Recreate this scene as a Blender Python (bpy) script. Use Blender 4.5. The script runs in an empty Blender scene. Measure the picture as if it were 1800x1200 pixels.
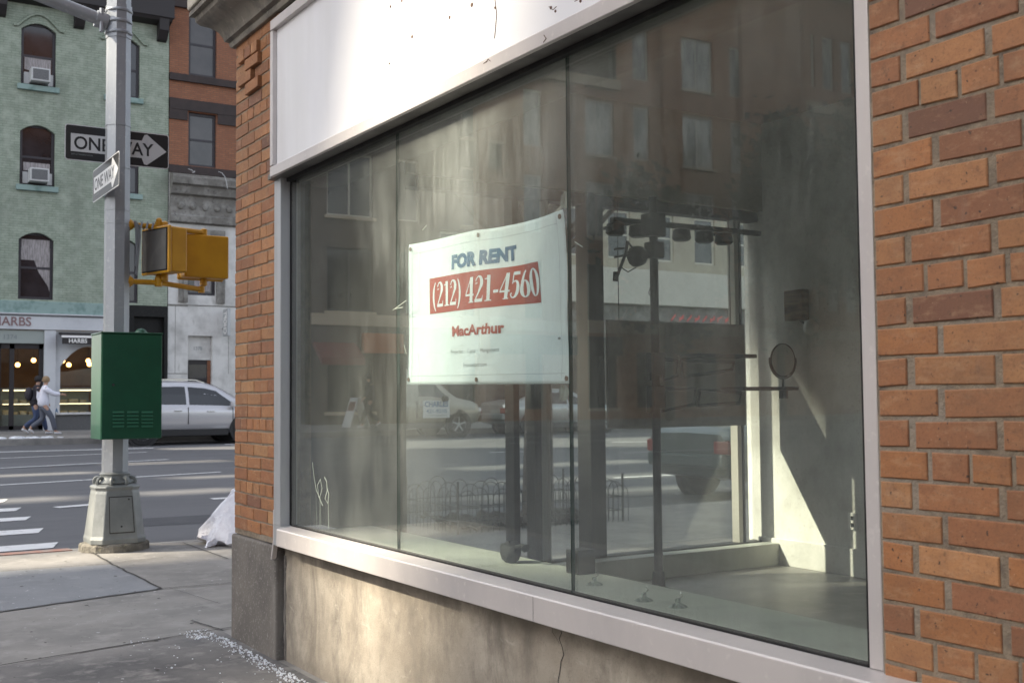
import bpy, bmesh, math, random
from mathutils import Vector, Matrix, geometry
import numpy as np
R = math.radians
rnd = random.Random(7)
S = bpy.context.scene
COL = S.collection

# ------------------------------------------------------------------ camera
FPX, HCAM = 2000.0, 1.29
_rho = R(.5)
_p = math.atan((112*math.cos(_rho) - 1253*math.sin(_rho))/2000)
cU = Vector((-math.sin(_rho)*math.cos(_p), math.cos(_rho)*math.cos(_p), -math.sin(_p)))
cY = Vector((-1253, -112, -2000)).normalized()
cX = cY.cross(cU)
M3 = Matrix((cX, cY, cU))
cam = bpy.data.cameras.new('camera'); cam_o = bpy.data.objects.new('camera', cam); COL.objects.link(cam_o)
cam_o.matrix_world = Matrix.Translation((0, 0, HCAM)) @ M3.to_4x4()
cam.sensor_width = 36; cam.lens = 40; cam.clip_start = .05; cam.clip_end = 2000
cam.dof.use_dof = True; cam.dof.focus_distance = 4.9; cam.dof.aperture_fstop = 8.0
S.camera = cam_o

# ------------------------------------------------------------------ sky, sun, exposure
SUN = Vector((-1, .5, .77)).normalized()          # towards the sun
w = bpy.data.worlds.new('World'); S.world = w; w.use_nodes = True
wn = w.node_tree.nodes; bg = wn['Background']
sky = wn.new('ShaderNodeTexSky'); sky.sky_type = 'NISHITA'; sky.sun_disc = False
sky.sun_elevation = math.asin(SUN.z); sky.sun_rotation = math.atan2(SUN.x, SUN.y)
sky.air_density = 1.0; sky.dust_density = 2.5; sky.ozone_density = 1.0
hs = wn.new('ShaderNodeHueSaturation'); hs.inputs['Saturation'].default_value = .42      # thin white cloud: a paler sky
w.node_tree.links.new(sky.outputs[0], hs.inputs['Color']); w.node_tree.links.new(hs.outputs[0], bg.inputs[0]); bg.inputs[1].default_value = .15
sl = bpy.data.lights.new('sun', 'SUN'); sl.energy = 4.5; sl.angle = R(.53); sl.color = (1, .9, .72)
so = bpy.data.objects.new('sun', sl); COL.objects.link(so)
so.rotation_euler = SUN.to_track_quat('Z', 'Y').to_euler(); so.location = (-20, 14, 40)
S.view_settings.view_transform = 'Standard'; S.view_settings.look = 'None'
S.view_settings.gamma = 1; S.view_settings.exposure = 1.62
S.cycles.max_bounces = 10; S.cycles.transparent_max_bounces = 24; S.cycles.use_denoising = True
S.cycles.sample_clamp_indirect = 4

# ------------------------------------------------------------------ helpers
def ray(px, py): return M3 @ Vector(((px-900)/FPX, -(py-600)/FPX, -1))
CC = Vector((0, 0, HCAM))
def onx(px, py, x): r = ray(px, py); return CC + r*(x/r.x)
def ony(px, py, y): r = ray(px, py); return CC + r*(y/r.y)
def onz(px, py, z): r = ray(px, py); return CC + r*((z-HCAM)/r.z)
CURB, FAR, FACE = 10.7, 32.0, 36.7                  # near kerb, far kerb, far facades (y)
def gz(x, y):
    if y < CURB: return 0.
    if y <= FAR: return -.14 + (y-CURB)/(FAR-CURB)*.33
    return .36 + (y-FAR)/(FACE-FAR)*.10
def ong(px, py, dz=0):
    z = 0
    for _ in range(40):
        P = onz(px, py, z); z = -.14 + (P.y-CURB)/(FAR-CURB)*.33 + dz
    return P

OFF = {}
class MB:
    def __init__(s): s.v = []; s.f = []; s.m = []; s.c = []; s.mi = 0; s.col = None
    def add(s, vs, fs):
        o = len(s.v); s.v += [tuple(v) for v in vs]
        for f in fs: s.f.append(tuple(i+o for i in f)); s.m.append(s.mi); s.c.append(s.col)
    def box(s, x0, x1, y0, y1, z0, z1, T=None):
        if x0 > x1: x0, x1 = x1, x0
        if y0 > y1: y0, y1 = y1, y0
        if z0 > z1: z0, z1 = z1, z0
        vs = [Vector((x, y, z)) for z in (z0, z1) for y in (y0, y1) for x in (x0, x1)]
        if T is not None: vs = [T @ v for v in vs]
        s.add(vs, [(0,2,3,1),(4,5,7,6),(0,1,5,4),(2,6,7,3),(0,4,6,2),(1,3,7,5)]); return s
    def prism(s, poly, d0, d1, axis='x', T=None):
        # poly in the two other axes (y,z | x,z | x,y)
        def P(a, b, d):
            v = {'x': (d, a, b), 'y': (a, d, b), 'z': (a, b, d)}[axis]
            return T @ Vector(v) if T is not None else v
        n = len(poly)
        vs = [P(a, b, d0) for a, b in poly] + [P(a, b, d1) for a, b in poly]
        s.add(vs, [tuple(range(n)), tuple(range(2*n-1, n-1, -1))] + [(i, i+n, (i+1) % n+n, (i+1) % n) for i in range(n)]); return s
    def tube(s, pts, r, n=8, cap=True):
        pts = [Vector(p) for p in pts]; k = len(pts)
        rs = r if isinstance(r, (list, tuple)) else [r]*k
        vs = []; up = None
        for i, p in enumerate(pts):
            d = (pts[min(i+1, k-1)] - pts[max(i-1, 0)]).normalized()
            if up is None:
                up = Vector((0, 0, 1)) if abs(d.z) < .9 else Vector((1, 0, 0))
            a = d.cross(up).normalized(); b = a.cross(d).normalized(); up = b
            for j in range(n):
                t = 2*math.pi*(j+.5)/n
                vs.append(p + (a*math.cos(t) + b*math.sin(t))*rs[i])
        fs = [(i*n+j, i*n+(j+1) % n, (i+1)*n+(j+1) % n, (i+1)*n+j) for i in range(k-1) for j in range(n)]
        if cap: fs += [tuple(range(n-1, -1, -1)), tuple(range((k-1)*n, k*n))]
        s.add(vs, fs); return s
    def lathe(s, prof, c, n=16, axis='z', ph=0.5):
        c = Vector(c); vs = []
        for r, h in prof:
            for j in range(n):
                t = 2*math.pi*(j+ph)/n; a, b = r*math.cos(t), r*math.sin(t)
                vs.append(c + Vector({'z': (a, b, h), 'x': (h, a, b), 'y': (b, h, a)}[axis]))
        k = len(prof)
        fs = [(i*n+j, i*n+(j+1) % n, (i+1)*n+(j+1) % n, (i+1)*n+j) for i in range(k-1) for j in range(n)]
        fs += [tuple(range(n-1, -1, -1)), tuple(range((k-1)*n, k*n))]
        s.add(vs, fs); return s
    def ball(s, c, r, n=10, sc=(1, 1, 1)):
        c = Vector(c); vs = [c + Vector((0, 0, -r*sc[2]))]; m = n//2
        for i in range(1, m):
            t = -math.pi/2 + math.pi*i/m
            for j in range(n):
                q = 2*math.pi*j/n
                vs.append(c + Vector((r*sc[0]*math.cos(t)*math.cos(q), r*sc[1]*math.cos(t)*math.sin(q), r*sc[2]*math.sin(t))))
        vs.append(c + Vector((0, 0, r*sc[2]))); L = len(vs)-1
        fs = [(0, 1+(j+1) % n, 1+j) for j in range(n)]
        for i in range(m-2):
            for j in range(n):
                a = 1+i*n; fs.append((a+j, a+(j+1) % n, a+n+(j+1) % n, a+n+j))
        a = 1+(m-2)*n; fs += [(a+j, a+(j+1) % n, L) for j in range(n)]
        s.add(vs, fs); return s
    def build(s, name, mats, parent=None, smooth=None, bevel=0, seg=2):
        off = Vector(OFF.get(parent.name, (0, 0, 0))) if parent else Vector((0, 0, 0))
        me = bpy.data.meshes.new(name)
        me.from_pydata([(v[0]-off.x, v[1]-off.y, v[2]-off.z) for v in s.v], [], s.f)
        if not isinstance(mats, (list, tuple)): mats = [mats]
        for m in mats: me.materials.append(m)
        me.polygons.foreach_set('material_index', s.m)
        if any(c is not None for c in s.c):
            at = me.color_attributes.new('tint', 'FLOAT_COLOR', 'CORNER')
            for p in me.polygons:
                c = s.c[p.index] or (1, 1, 1)
                for li in p.loop_indices: at.data[li].color = (*c, 1)
        b = bmesh.new(); b.from_mesh(me); bmesh.ops.recalc_face_normals(b, faces=b.faces); b.to_mesh(me); b.free()
        if smooth is not None:
            me.polygons.foreach_set('use_smooth', [True]*len(me.polygons)); me.set_sharp_from_angle(angle=R(smooth))
        me.update()
        o = bpy.data.objects.new(name, me); COL.objects.link(o)
        if parent: o.parent = parent; OFF[o.name] = tuple(off)
        if bevel:
            md = o.modifiers.new('bevel', 'BEVEL'); md.width = bevel; md.segments = seg; md.limit_method = 'ANGLE'; md.angle_limit = R(40)
        return o

def each(mb, name, mats, parent, **kw):
    """one object for every connected piece"""
    par = list(range(len(mb.v)))
    def fd(i):
        while par[i] != i: par[i] = par[par[i]]; i = par[i]
        return i
    for f in mb.f:
        for j in f[1:]: par[fd(f[0])] = fd(j)
    groups = {}
    for k, f in enumerate(mb.f): groups.setdefault(fd(f[0]), []).append(k)
    for ks in groups.values():
        q_ = MB(); idx = {}
        for k in ks:
            for i in mb.f[k]:
                if i not in idx: idx[i] = len(q_.v); q_.v.append(mb.v[i])
            q_.f.append(tuple(idx[i] for i in mb.f[k])); q_.m.append(mb.m[k]); q_.c.append(mb.c[k])
        q_.build(name, mats, parent, **kw)
def tag(o, label=None, cat=None, group=None, kind=None):
    if label: o['label'] = label
    if cat: o['category'] = cat
    if group: o['group'] = group
    if kind: o['kind'] = kind
    return o
def thing(name, loc, label, cat, group=None):
    o = bpy.data.objects.new(name, None); COL.objects.link(o); o.location = loc; o.empty_display_size = .2
    OFF[o.name] = tuple(loc); return tag(o, label, cat, group)
def struct(o): o['kind'] = 'structure'; return o
def copy_tree(o, parent=None):
    kids = list(o.children)
    c = o.copy(); COL.objects.link(c)
    if parent: c.parent = parent
    for k in kids: copy_tree(k, c)
    return c
def relabel(o, label): o['label'] = label; return o

# ------------------------------------------------------------------ materials
def lin(r, g, b):
    f = lambda c: (c/255/12.92) if c/255 <= .04045 else ((c/255+.055)/1.055)**2.4
    return (f(r), f(g), f(b))
class NT:
    def __init__(s, name):
        s.m = bpy.data.materials.new(name); s.m.use_nodes = True; s.t = s.m.node_tree
        s.b = s.t.nodes['Principled BSDF']; s.out = s.t.nodes['Material Output']
        s.co = None
    def n(s, typ, **kw):
        x = s.t.nodes.new(typ)
        for k, v in kw.items(): setattr(x, k, v)
        return x
    def l(s, a, b): s.t.links.new(a, b)
    def coord(s, sc=(1, 1, 1), rot=(0, 0, 0)):
        tc = s.n('ShaderNodeTexCoord'); mp = s.n('ShaderNodeMapping'); mp.inputs['Scale'].default_value = sc; mp.inputs['Rotation'].default_value = rot
        s.l(tc.outputs['Object'], mp.inputs[0]); return mp.outputs[0]
    def noise(s, scale, detail=4, rough=.55, sc=(1, 1, 1), dist=0):
        x = s.n('ShaderNodeTexNoise'); x.inputs['Scale'].default_value = scale; x.inputs['Detail'].default_value = detail
        x.inputs['Roughness'].default_value = rough; x.inputs['Distortion'].default_value = dist
        s.l(s.coord(sc), x.inputs['Vector']); return x.outputs['Fac']
    def ramp(s, fac, lo, hi, a=0., b=1.):
        x = s.n('ShaderNodeMapRange'); x.inputs[1].default_value = lo; x.inputs[2].default_value = hi
        x.inputs[3].default_value = a; x.inputs[4].default_value = b; s.l(fac, x.inputs[0]); return x.outputs[0]
    def mix(s, fac, a, b, mode='MIX'):
        x = s.n('ShaderNodeMix'); x.data_type = 'RGBA'; x.blend_type = mode
        for sock, v in ((x.inputs[0], fac), (x.inputs[6], a), (x.inputs[7], b)):
            if hasattr(v, 'is_linked'): s.l(v, sock)
            elif isinstance(v, (int, float)): sock.default_value = v
            else: sock.default_value = (*v, 1)
        return x.outputs[2]
    def bump(s, h, strength, dist=.01):
        x = s.n('ShaderNodeBump'); x.inputs['Strength'].default_value = strength; x.inputs['Distance'].default_value = dist
        s.l(h, x.inputs['Height']); return x
def pm(name, col, rough=.6, metal=0, var=(), bump=None, coat=0, spec=None, emit=None):
    """principled with layers of noise: var = [(scale, colour, lo, hi[, stretch])], bump = (scale, strength, distance)"""
    t = NT(name); c = None
    t.b.inputs['Base Color'].default_value = (*col, 1); t.b.inputs['Roughness'].default_value = rough; t.b.inputs['Metallic'].default_value = metal
    for v in var:
        f = t.ramp(t.noise(v[0], 5, .6, v[4] if len(v) > 4 else (1, 1, 1)), v[2], v[3])
        c = t.mix(f, c if c is not None else col, v[1])
    if c is not None: t.l(c, t.b.inputs['Base Color'])
    if bump: t.l(t.bump(t.noise(bump[0], 6), bump[1], bump[2] if len(bump) > 2 else .01).outputs[0], t.b.inputs['Normal'])
    if coat: t.b.inputs['Coat Weight'].default_value = coat; t.b.inputs['Coat Roughness'].default_value = .05
    if spec is not None: t.b.inputs['Specular IOR Level'].default_value = spec
    if emit: t.b.inputs['Emission Color'].default_value = (*emit[0], 1); t.b.inputs['Emission Strength'].default_value = emit[1]
    return t.m
def brickmat(name, c1, c2, mortar, bw=.215, bh=.067, ms=.01, rough=.85, bump=.5, stain=None, facing='xz', mbias=0., var=None):
    t = NT(name); tc = t.n('ShaderNodeTexCoord'); sep = t.n('ShaderNodeSeparateXYZ'); cmb = t.n('ShaderNodeCombineXYZ')
    t.l(tc.outputs['Object'], sep.inputs[0]); t.l(sep.outputs[0 if facing == 'xz' else 1], cmb.inputs[0]); t.l(sep.outputs[2], cmb.inputs[1])
    br = t.n('ShaderNodeTexBrick'); br.inputs['Scale'].default_value = 1; br.inputs['Brick Width'].default_value = bw; br.inputs['Row Height'].default_value = bh
    br.inputs['Mortar Size'].default_value = ms; br.inputs['Mortar Smooth'].default_value = .1; br.inputs['Bias'].default_value = mbias
    br.inputs['Color1'].default_value = (*c1, 1); br.inputs['Color2'].default_value = (*c2, 1); br.inputs['Mortar'].default_value = (*mortar, 1)
    t.l(cmb.outputs[0], br.inputs['Vector']); c = br.outputs['Color']
    if var: c = t.mix(t.ramp(t.noise(var[0], 4, .6), var[2], var[3]), c, var[1])
    if stain: c = t.mix(t.ramp(t.noise(stain[0], 6, .65, (1, 1, .6)), stain[2], stain[3]), c, stain[1])
    t.l(c, t.b.inputs['Base Color']); t.b.inputs['Roughness'].default_value = rough
    b1 = t.bump(br.outputs['Fac'], bump, -.006); b2 = t.bump(t.noise(60, 3), .15, .004); t.l(b1.outputs[0], b2.inputs['Normal']); t.l(b2.outputs[0], t.b.inputs['Normal'])
    return t.m
def glassmat(name, tint=(.86, .92, .89), dust=.05, gain=1.0, dcol=(.75, .76, .68), scale=3.0, sunlit_haze=False):
    t = NT(name); t.t.nodes.remove(t.b)
    geo = t.n('ShaderNodeNewGeometry'); ior = t.n('ShaderNodeMapRange'); ior.inputs[3].default_value = 1.52; ior.inputs[4].default_value = 1/1.52
    t.l(geo.outputs['Backfacing'], ior.inputs[0]); fr = t.n('ShaderNodeFresnel'); t.l(ior.outputs[0], fr.inputs['IOR'])
    mu = t.n('ShaderNodeMath', operation='MULTIPLY', use_clamp=True); mu.inputs[1].default_value = gain; t.l(fr.outputs[0], mu.inputs[0])
    tr = t.n('ShaderNodeBsdfTransparent'); tr.inputs[0].default_value = (*tint, 1)
    gl = t.n('ShaderNodeBsdfGlossy'); gl.inputs['Roughness'].default_value = .004; gl.inputs[0].default_value = (1, 1, 1, 1)
    m1 = t.n('ShaderNodeMixShader'); t.l(mu.outputs[0], m1.inputs[0]); t.l(tr.outputs[0], m1.inputs[1]); t.l(gl.outputs[0], m1.inputs[2])
    df = t.n('ShaderNodeBsdfDiffuse'); df.inputs[0].default_value = (*dcol, 1)
    tl = t.n('ShaderNodeBsdfTranslucent'); tl.inputs[0].default_value = (*dcol, 1)
    md = t.n('ShaderNodeMixShader'); md.inputs[0].default_value = .4; t.l(df.outputs[0], md.inputs[1]); t.l(tl.outputs[0], md.inputs[2])
    n1 = t.ramp(t.noise(scale, 7, .7, (1, 1, .5)), .3, .75, .35, 1.5); n2 = t.ramp(t.noise(40, 4, .7, (1, 1, .12)), .3, .8, .6, 1.5)
    m2 = t.n('ShaderNodeMath', operation='MULTIPLY'); t.l(n1, m2.inputs[0]); t.l(n2, m2.inputs[1])
    m3 = t.n('ShaderNodeMath', operation='MULTIPLY', use_clamp=True); t.l(m2.outputs[0], m3.inputs[0]); m3.inputs[1].default_value = dust
    if sunlit_haze:      # sunlit haze painted in as thicker dust high on the middle pane, round (y, z) = (3.6, 2.1) of the building
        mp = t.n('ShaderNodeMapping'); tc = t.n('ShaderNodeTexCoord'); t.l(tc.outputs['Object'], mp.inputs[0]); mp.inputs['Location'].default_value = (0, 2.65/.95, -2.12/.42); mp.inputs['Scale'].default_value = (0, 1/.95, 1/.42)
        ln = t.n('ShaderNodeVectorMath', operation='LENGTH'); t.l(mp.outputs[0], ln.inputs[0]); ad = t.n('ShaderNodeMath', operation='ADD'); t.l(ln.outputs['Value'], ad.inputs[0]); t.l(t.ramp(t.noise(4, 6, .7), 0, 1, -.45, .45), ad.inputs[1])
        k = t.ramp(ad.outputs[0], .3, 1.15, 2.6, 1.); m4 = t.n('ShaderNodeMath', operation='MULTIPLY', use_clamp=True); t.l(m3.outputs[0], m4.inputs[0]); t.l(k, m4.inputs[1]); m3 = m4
    mm = t.n('ShaderNodeMixShader'); t.l(m3.outputs[0], mm.inputs[0]); t.l(m1.outputs[0], mm.inputs[1]); t.l(md.outputs[0], mm.inputs[2])
    t.l(mm.outputs[0], t.out.inputs[0]); return t.m

M = {}
M['asphalt'] = pm('asphalt', (.112, .113, .12), .85, var=[(3, (.085, .085, .09), .52, .7, (.3, 1, 1)), (.5, (.085, .086, .092), .4, .7, (.25, 1, 1)), (25, (.12, .12, .125), .55, .8)], bump=(120, .35, .006))
M['paint'] = pm('road_paint', (.62, .62, .62), .75, var=[(9, (.2, .2, .21), .56, .75)], bump=(100, .2, .004))
M['curb'] = pm('kerb_stone', (.26, .25, .235), .85, var=[(2, (.16, .155, .15), .45, .7), (30, (.33, .32, .3), .55, .8)], bump=(50, .4, .01))
M['curb_red'] = pm('kerb_red', (.3, .16, .13), .85, var=[(5, (.24, .22, .2), .45, .65)], bump=(50, .4, .01))
def concrete(name, col, dark, light, stain_scale=1.3, lim=(.42, .68)):
    t = NT(name)
    c = t.mix(t.ramp(t.noise(stain_scale, 6, .6), *lim), col, dark)
    c = t.mix(t.ramp(t.noise(6, 5, .65), .5, .75), c, light)
    c = t.mix(t.ramp(t.noise(180, 3, .7), .55, .75, 0, .55), c, tuple(x*.55 for x in col))
    c = t.mix(t.ramp(t.noise(27, 2, .5), .70, .73, 0, .8), c, tuple(x*.45 for x in col))
    c = t.mix(t.ramp(t.noise(19, 2, .5, (1, 1.3, 1)), .72, .74, 0, .7), c, (.6, .6, .6))
    t.l(c, t.b.inputs['Base Color']); t.b.inputs['Roughness'].default_value = .88
    t.l(t.bump(t.noise(90, 6, .7), .35, .006).outputs[0], t.b.inputs['Normal']); return t.m
M['walk'] = concrete('sidewalk_concrete', (.235, .223, .207), (.155, .148, .14), (.295, .28, .26))
M['walk_dark'] = concrete('sidewalk_damp', (.25, .235, .217), (.085, .082, .082), (.29, .275, .255), .75, (.36, .56))
M['walk_patch'] = concrete('sidewalk_patch', (.21, .215, .225), (.165, .17, .18), (.26, .265, .27), 3)
M['joint'] = pm('joint_dirt', (.045, .042, .038), .95, bump=(60, .4))
M['salt'] = pm('rock_salt', (.78, .8, .84), .6)
M['snow'] = pm('dirty_snow', (.7, .72, .75), .8, var=[(6, (.4, .4, .42), .5, .7)], bump=(20, .6, .02))
# shop
def brick_attr():
    t = NT('glazed_tan_brick'); a = t.n('ShaderNodeAttribute', attribute_name='tint')
    c = t.mix(t.ramp(t.noise(14, 4, .6), .35, .75, 0, .25), a.outputs['Color'], (.17, .085, .045))
    c = t.mix(t.ramp(t.noise(30, 6, .75, (1, .6, 1)), .46, .7, 0, .55), c, (.17, .075, .035))
    c = t.mix(t.ramp(t.noise(22, 6, .75, (1, .5, 1.3)), .52, .72, 0, .5), c, (.44, .27, .15))
    c = t.mix(t.ramp(t.noise(160, 4, .7), .53, .72, 0, .6), c, (.12, .05, .025))
    c = t.mix(t.ramp(t.noise(65, 2, .6), .69, .73, 0, .9), c, (.03, .018, .014))
    c = t.mix(t.ramp(t.noise(110, 2, .6, (1, 1.2, 1)), .7, .76, 0, .5), c, (.5, .33, .2))
    c = t.mix(t.ramp(t.noise(5, 6, .7, (1, 1.4, .7)), .6, .8, 0, .45), c, (.22, .17, .13))
    c = t.mix(t.ramp(t.noise(1.3, 7, .7), .45, .75, 0, .55), c, (.10, .06, .035))
    c = t.mix(t.ramp(t.noise(38, 3, .7), .6, .7, 0, .5), c, (.09, .045, .025))
    t.l(c, t.b.inputs['Base Color']); t.b.inputs['Roughness'].default_value = .72
    t.l(t.bump(t.noise(150, 6, .7), .3, .004).outputs[0], t.b.inputs['Normal']); return t.m
M['brick'] = brick_attr()
M['mortar'] = pm('mortar', (.235, .185, .13), .95, var=[(30, (.13, .105, .08), .4, .7), (3, (.28, .245, .2), .5, .7)], bump=(140, .8, .006))
def bulkhead():
    t = NT('stained_render')
    c = t.mix(t.ramp(t.noise(1.6, 7, .62), .38, .66), (.40, .355, .29), (.25, .215, .17))
    c = t.mix(t.ramp(t.noise(5, 8, .7, (1, 1, .6)), .47, .68, 0, .95), c, (.165, .145, .12))
    c = t.mix(t.ramp(t.noise(2.4, 8, .75, (1, 1, .5), .6), .52, .66, 0, .7), c, (.14, .122, .10))
    c = t.mix(t.ramp(t.noise(9, 4, .6, (1, 1, 1.5), 1.2), .62, .72, 0, .35), c, (.5, .46, .39))
    c = t.mix(t.ramp(t.noise(130, 3, .7), .58, .72, 0, .5), c, (.13, .11, .085))
    g = t.n('ShaderNodeTexCoord'); sp = t.n('ShaderNodeSeparateXYZ'); t.l(g.outputs['Object'], sp.inputs[0])
    wob = t.n('ShaderNodeMath', operation='ADD'); t.l(sp.outputs[2], wob.inputs[0]); t.l(t.ramp(t.noise(7, 5, .6), 0, 1, -.10, .10), wob.inputs[1])
    c = t.mix(t.ramp(wob.outputs[0], .46, .56, 0, .72), c, (.11, .095, .075))       # darker towards the top, under the sill
    c = t.mix(t.ramp(wob.outputs[0], .10, .02, 0, .5), c, (.12, .10, .08))
    t.l(c, t.b.inputs['Base Color']); t.b.inputs['Roughness'].default_value = .9
    b1 = t.bump(t.noise(28, 8, .7), .35, .01); b2 = t.bump(t.noise(160, 4, .7), .3, .003); t.l(b1.outputs[0], b2.inputs['Normal']); t.l(b2.outputs[0], t.b.inputs['Normal']); return t.m
M['bulk'] = bulkhead()
M['pierbase'] = pm('pier_granite', (.145, .13, .115), .85, var=[(2.2, (.075, .068, .062), .4, .65), (70, (.26, .245, .225), .55, .72), (5, (.2, .185, .165), .55, .75, (1, 1, .4))], bump=(110, .5, .005))
M['alu'] = pm('anodised_aluminium', (.56, .52, .50), .42, .35, var=[(3, (.48, .45, .44), .4, .7, (1, 1, .4)), (40, (.62, .58, .55), .6, .75)], bump=(200, .06, .002))
M['alu_grey'] = pm('grey_aluminium', (.40, .41, .42), .45, .4, var=[(6, (.3, .3, .31), .5, .75, (1, 1, .3))], bump=(120, .08, .002))
M['alu_dark'] = pm('soffit_metal', (.13, .125, .115), .5, .3, var=[(7, (.07, .065, .06), .4, .7)])
M['signwhite'] = pm('white_acrylic', (.69, .685, .695), .28, var=[(2, (.64, .635, .66), .45, .75), (1.1, (.58, .57, .56), .55, .75, (1, 1, .15)), (14, (.68, .66, .65), .66, .8)], bump=(8, .02, .003))
M['screw'] = pm('rust', (.10, .05, .03), .8)
M['beige'] = pm('beige_stucco', (.46, .42, .35), .8, var=[(2, (.36, .33, .27), .45, .7), (12, (.5, .46, .4), .55, .75)], bump=(60, .15, .005))
M['moulding'] = pm('weathered_moulding', (.19, .17, .14), .7, var=[(7, (.08, .072, .062), .45, .68), (25, (.28, .26, .21), .58, .72)], bump=(40, .3, .006))
M['glass'] = glassmat('shop_glass', (.875, .905, .885), .072, 1.25, (.69, .72, .68), sunlit_haze=True)
M['glass_edge'] = pm('glass_edge', (.02, .05, .04), .2)
M['glass2'] = glassmat('avenue_glass', (.93, .95, .94), .02, .8)
M['black'] = pm('black_metal', (.010, .010, .010), .6, var=[(20, (.022, .021, .02), .5, .7)], spec=.25)
M['dgrey'] = pm('dark_bronze', (.035, .034, .032), .5)
M['post'] = pm('light_post', (.42, .40, .36), .5)
M['plaster'] = pm('interior_plaster', (.76, .745, .71), .85, var=[(3, (.52, .5, .46), .45, .75), (60, (.5, .48, .44), .58, .72)], bump=(35, .3, .006))
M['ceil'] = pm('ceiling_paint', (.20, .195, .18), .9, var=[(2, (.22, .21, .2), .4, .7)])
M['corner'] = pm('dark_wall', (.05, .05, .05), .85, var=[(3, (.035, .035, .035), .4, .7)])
M['floor'] = pm('worn_floor', (.36, .345, .32), .4, var=[(1.2, (.17, .16, .15), .42, .68), (7, (.42, .39, .35), .55, .75)], bump=(30, .1))
M['ledge'] = pm('ledge_laminate', (.52, .53, .47), .5, var=[(4, (.42, .43, .38), .5, .75), (30, (.36, .36, .32), .65, .75)])
M['sack'] = pm('dark_sack', (.02, .02, .02), .7)
M['board'] = pm('dark_board', (.30, .29, .27), .9, var=[(14, (.24, .23, .215), .4, .7)], spec=.1)
M['wood'] = pm('brown_wood', (.30, .20, .12), .6, var=[(5, (.1, .06, .04), .4, .7, (1, 1, 8))])
M['mirror'] = pm('mirror_glass', (.75, .73, .7), .45, .3)
M['lampwhite'] = pm('white_plastic', (.82, .8, .77), .4)
M['banner'] = pm('vinyl_banner', (.70, .78, .83), .5, var=[(3, (.65, .73, .78), .45, .75)], bump=(14, .12, .01))
M['red'] = pm('banner_red', (.36, .045, .03), .5, var=[(5, (.32, .05, .035), .4, .7)])
M['blue'] = pm('banner_blue', (.025, .12, .25), .5)
M['ink'] = pm('grey_ink', (.2, .22, .23), .6)
M['stitch'] = pm('stitch_line', (.48, .54, .56), .6)
# street
M['steel'] = pm('galvanised_steel', (.34, .355, .375), .48, .45, var=[(3, (.27, .285, .305), .4, .7, (1, 1, .25)), (25, (.41, .42, .44), .58, .75)], bump=(60, .1, .004))
M['polebase'] = pm('silver_paint', (.185, .195, .19), .5, .25, var=[(4, (.26, .27, .26), .4, .7), (14, (.2, .2, .19), .62, .78)], bump=(30, .25, .008))
M['plinth'] = pm('rough_concrete', (.22, .2, .165), .95, var=[(9, (.12, .11, .09), .45, .65), (14, (.35, .32, .2), .6, .75)], bump=(30, .9, .02))
M['green'] = pm('green_enamel', (.006, .062, .030), .38, var=[(5, (.008, .075, .036), .4, .7), (30, (.02, .09, .05), .66, .78)], coat=.25)
M['slot'] = pm('louvre', (.015, .11, .06), .4)
M['yellow'] = pm('signal_yellow', (.55, .27, .008), .42, var=[(6, (.47, .22, .006), .4, .7), (25, (.35, .2, .03), .66, .8)], bump=(20, .1, .005))
M['lens'] = pm('signal_lens', (.10, .098, .092), .35, var=[(9, (.15, .145, .135), .5, .75)])
M['signblack'] = pm('sign_black', (.014, .014, .016), .45)
M['signface'] = pm('sign_white', (.60, .60, .60), .5, var=[(7, (.52, .52, .53), .5, .75)])
M['bag'] = pm('white_bag', (.82, .82, .88), .32, var=[(8, (.7, .68, .74), .5, .75)], bump=(22, .6, .03))
M['wire'] = pm('wire', (.05, .05, .05), .5)
M['soil'] = pm('soil', (.045, .038, .03), .95, bump=(30, 1, .03))
M['bark'] = pm('bark', (.07, .058, .048), .95, var=[(8, (.13, .12, .1), .5, .7, (1, 1, .3))], bump=(25, .9, .03))
# far side
M['greenbrick'] = brickmat('green_painted_brick', (.29, .335, .265), (.24, .28, .22), (.20, .235, .185), .22, .075, .012, .8, .6, stain=(.55, (.15, .17, .135), .52, .8), var=(3, (.34, .375, .31), .45, .7))
M['teal'] = pm('teal_sill', (.24, .33, .31), .7, var=[(4, (.14, .22, .2), .5, .7)])
M['brownpaint'] = pm('dark_brown_paint', (.022, .018, .019), .6)
M['redbrick'] = brickmat('red_brick', (.30, .125, .065), (.24, .095, .05), (.16, .09, .06), .21, .068, .009, .85, .5, var=(2, (.20, .085, .05), .45, .75))
M['brownband'] = pm('brownstone_band', (.045, .032, .03), .8, var=[(4, (.03, .023, .022), .4, .7)])
M['stone'] = pm('pale_stone', (.60, .59, .57), .8, var=[(1.5, (.36, .35, .335), .45, .72), (6, (.28, .27, .25), .6, .8, (1, 1, .3))], bump=(30, .15, .006))
M['stonegrey'] = pm('dirty_stone', (.16, .15, .135), .85, var=[(3, (.26, .25, .23), .45, .65), (9, (.07, .065, .06), .55, .75)], bump=(30, .4, .01))
M['shopwhite'] = pm('shop_white', (.55, .56, .58), .6, var=[(2, (.46, .47, .5), .45, .75)])
M['shopgrey'] = pm('shop_grey_green', (.30, .33, .31), .6)
M['mauve'] = pm('mauve_letters', (.22, .13, .13), .5)
M['dkplinth'] = pm('dark_granite', (.10, .10, .10), .6, var=[(25, (.14, .14, .14), .5, .7)])
def pane(name, col, rough=.06, var=None): return pm(name, col, rough, 0, var=var or [(1.2, tuple(x*.5 for x in col), .4, .65)], spec=.6)
M['pane'] = pane('dark_pane', (.03, .028, .032))
M['pane2'] = pane('brown_pane', (.05, .042, .04))
M['curtain'] = pm('curtain', (.38, .35, .35), .9, var=[(22, (.2, .18, .18), .4, .6, (3, 1, .2))])
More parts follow.
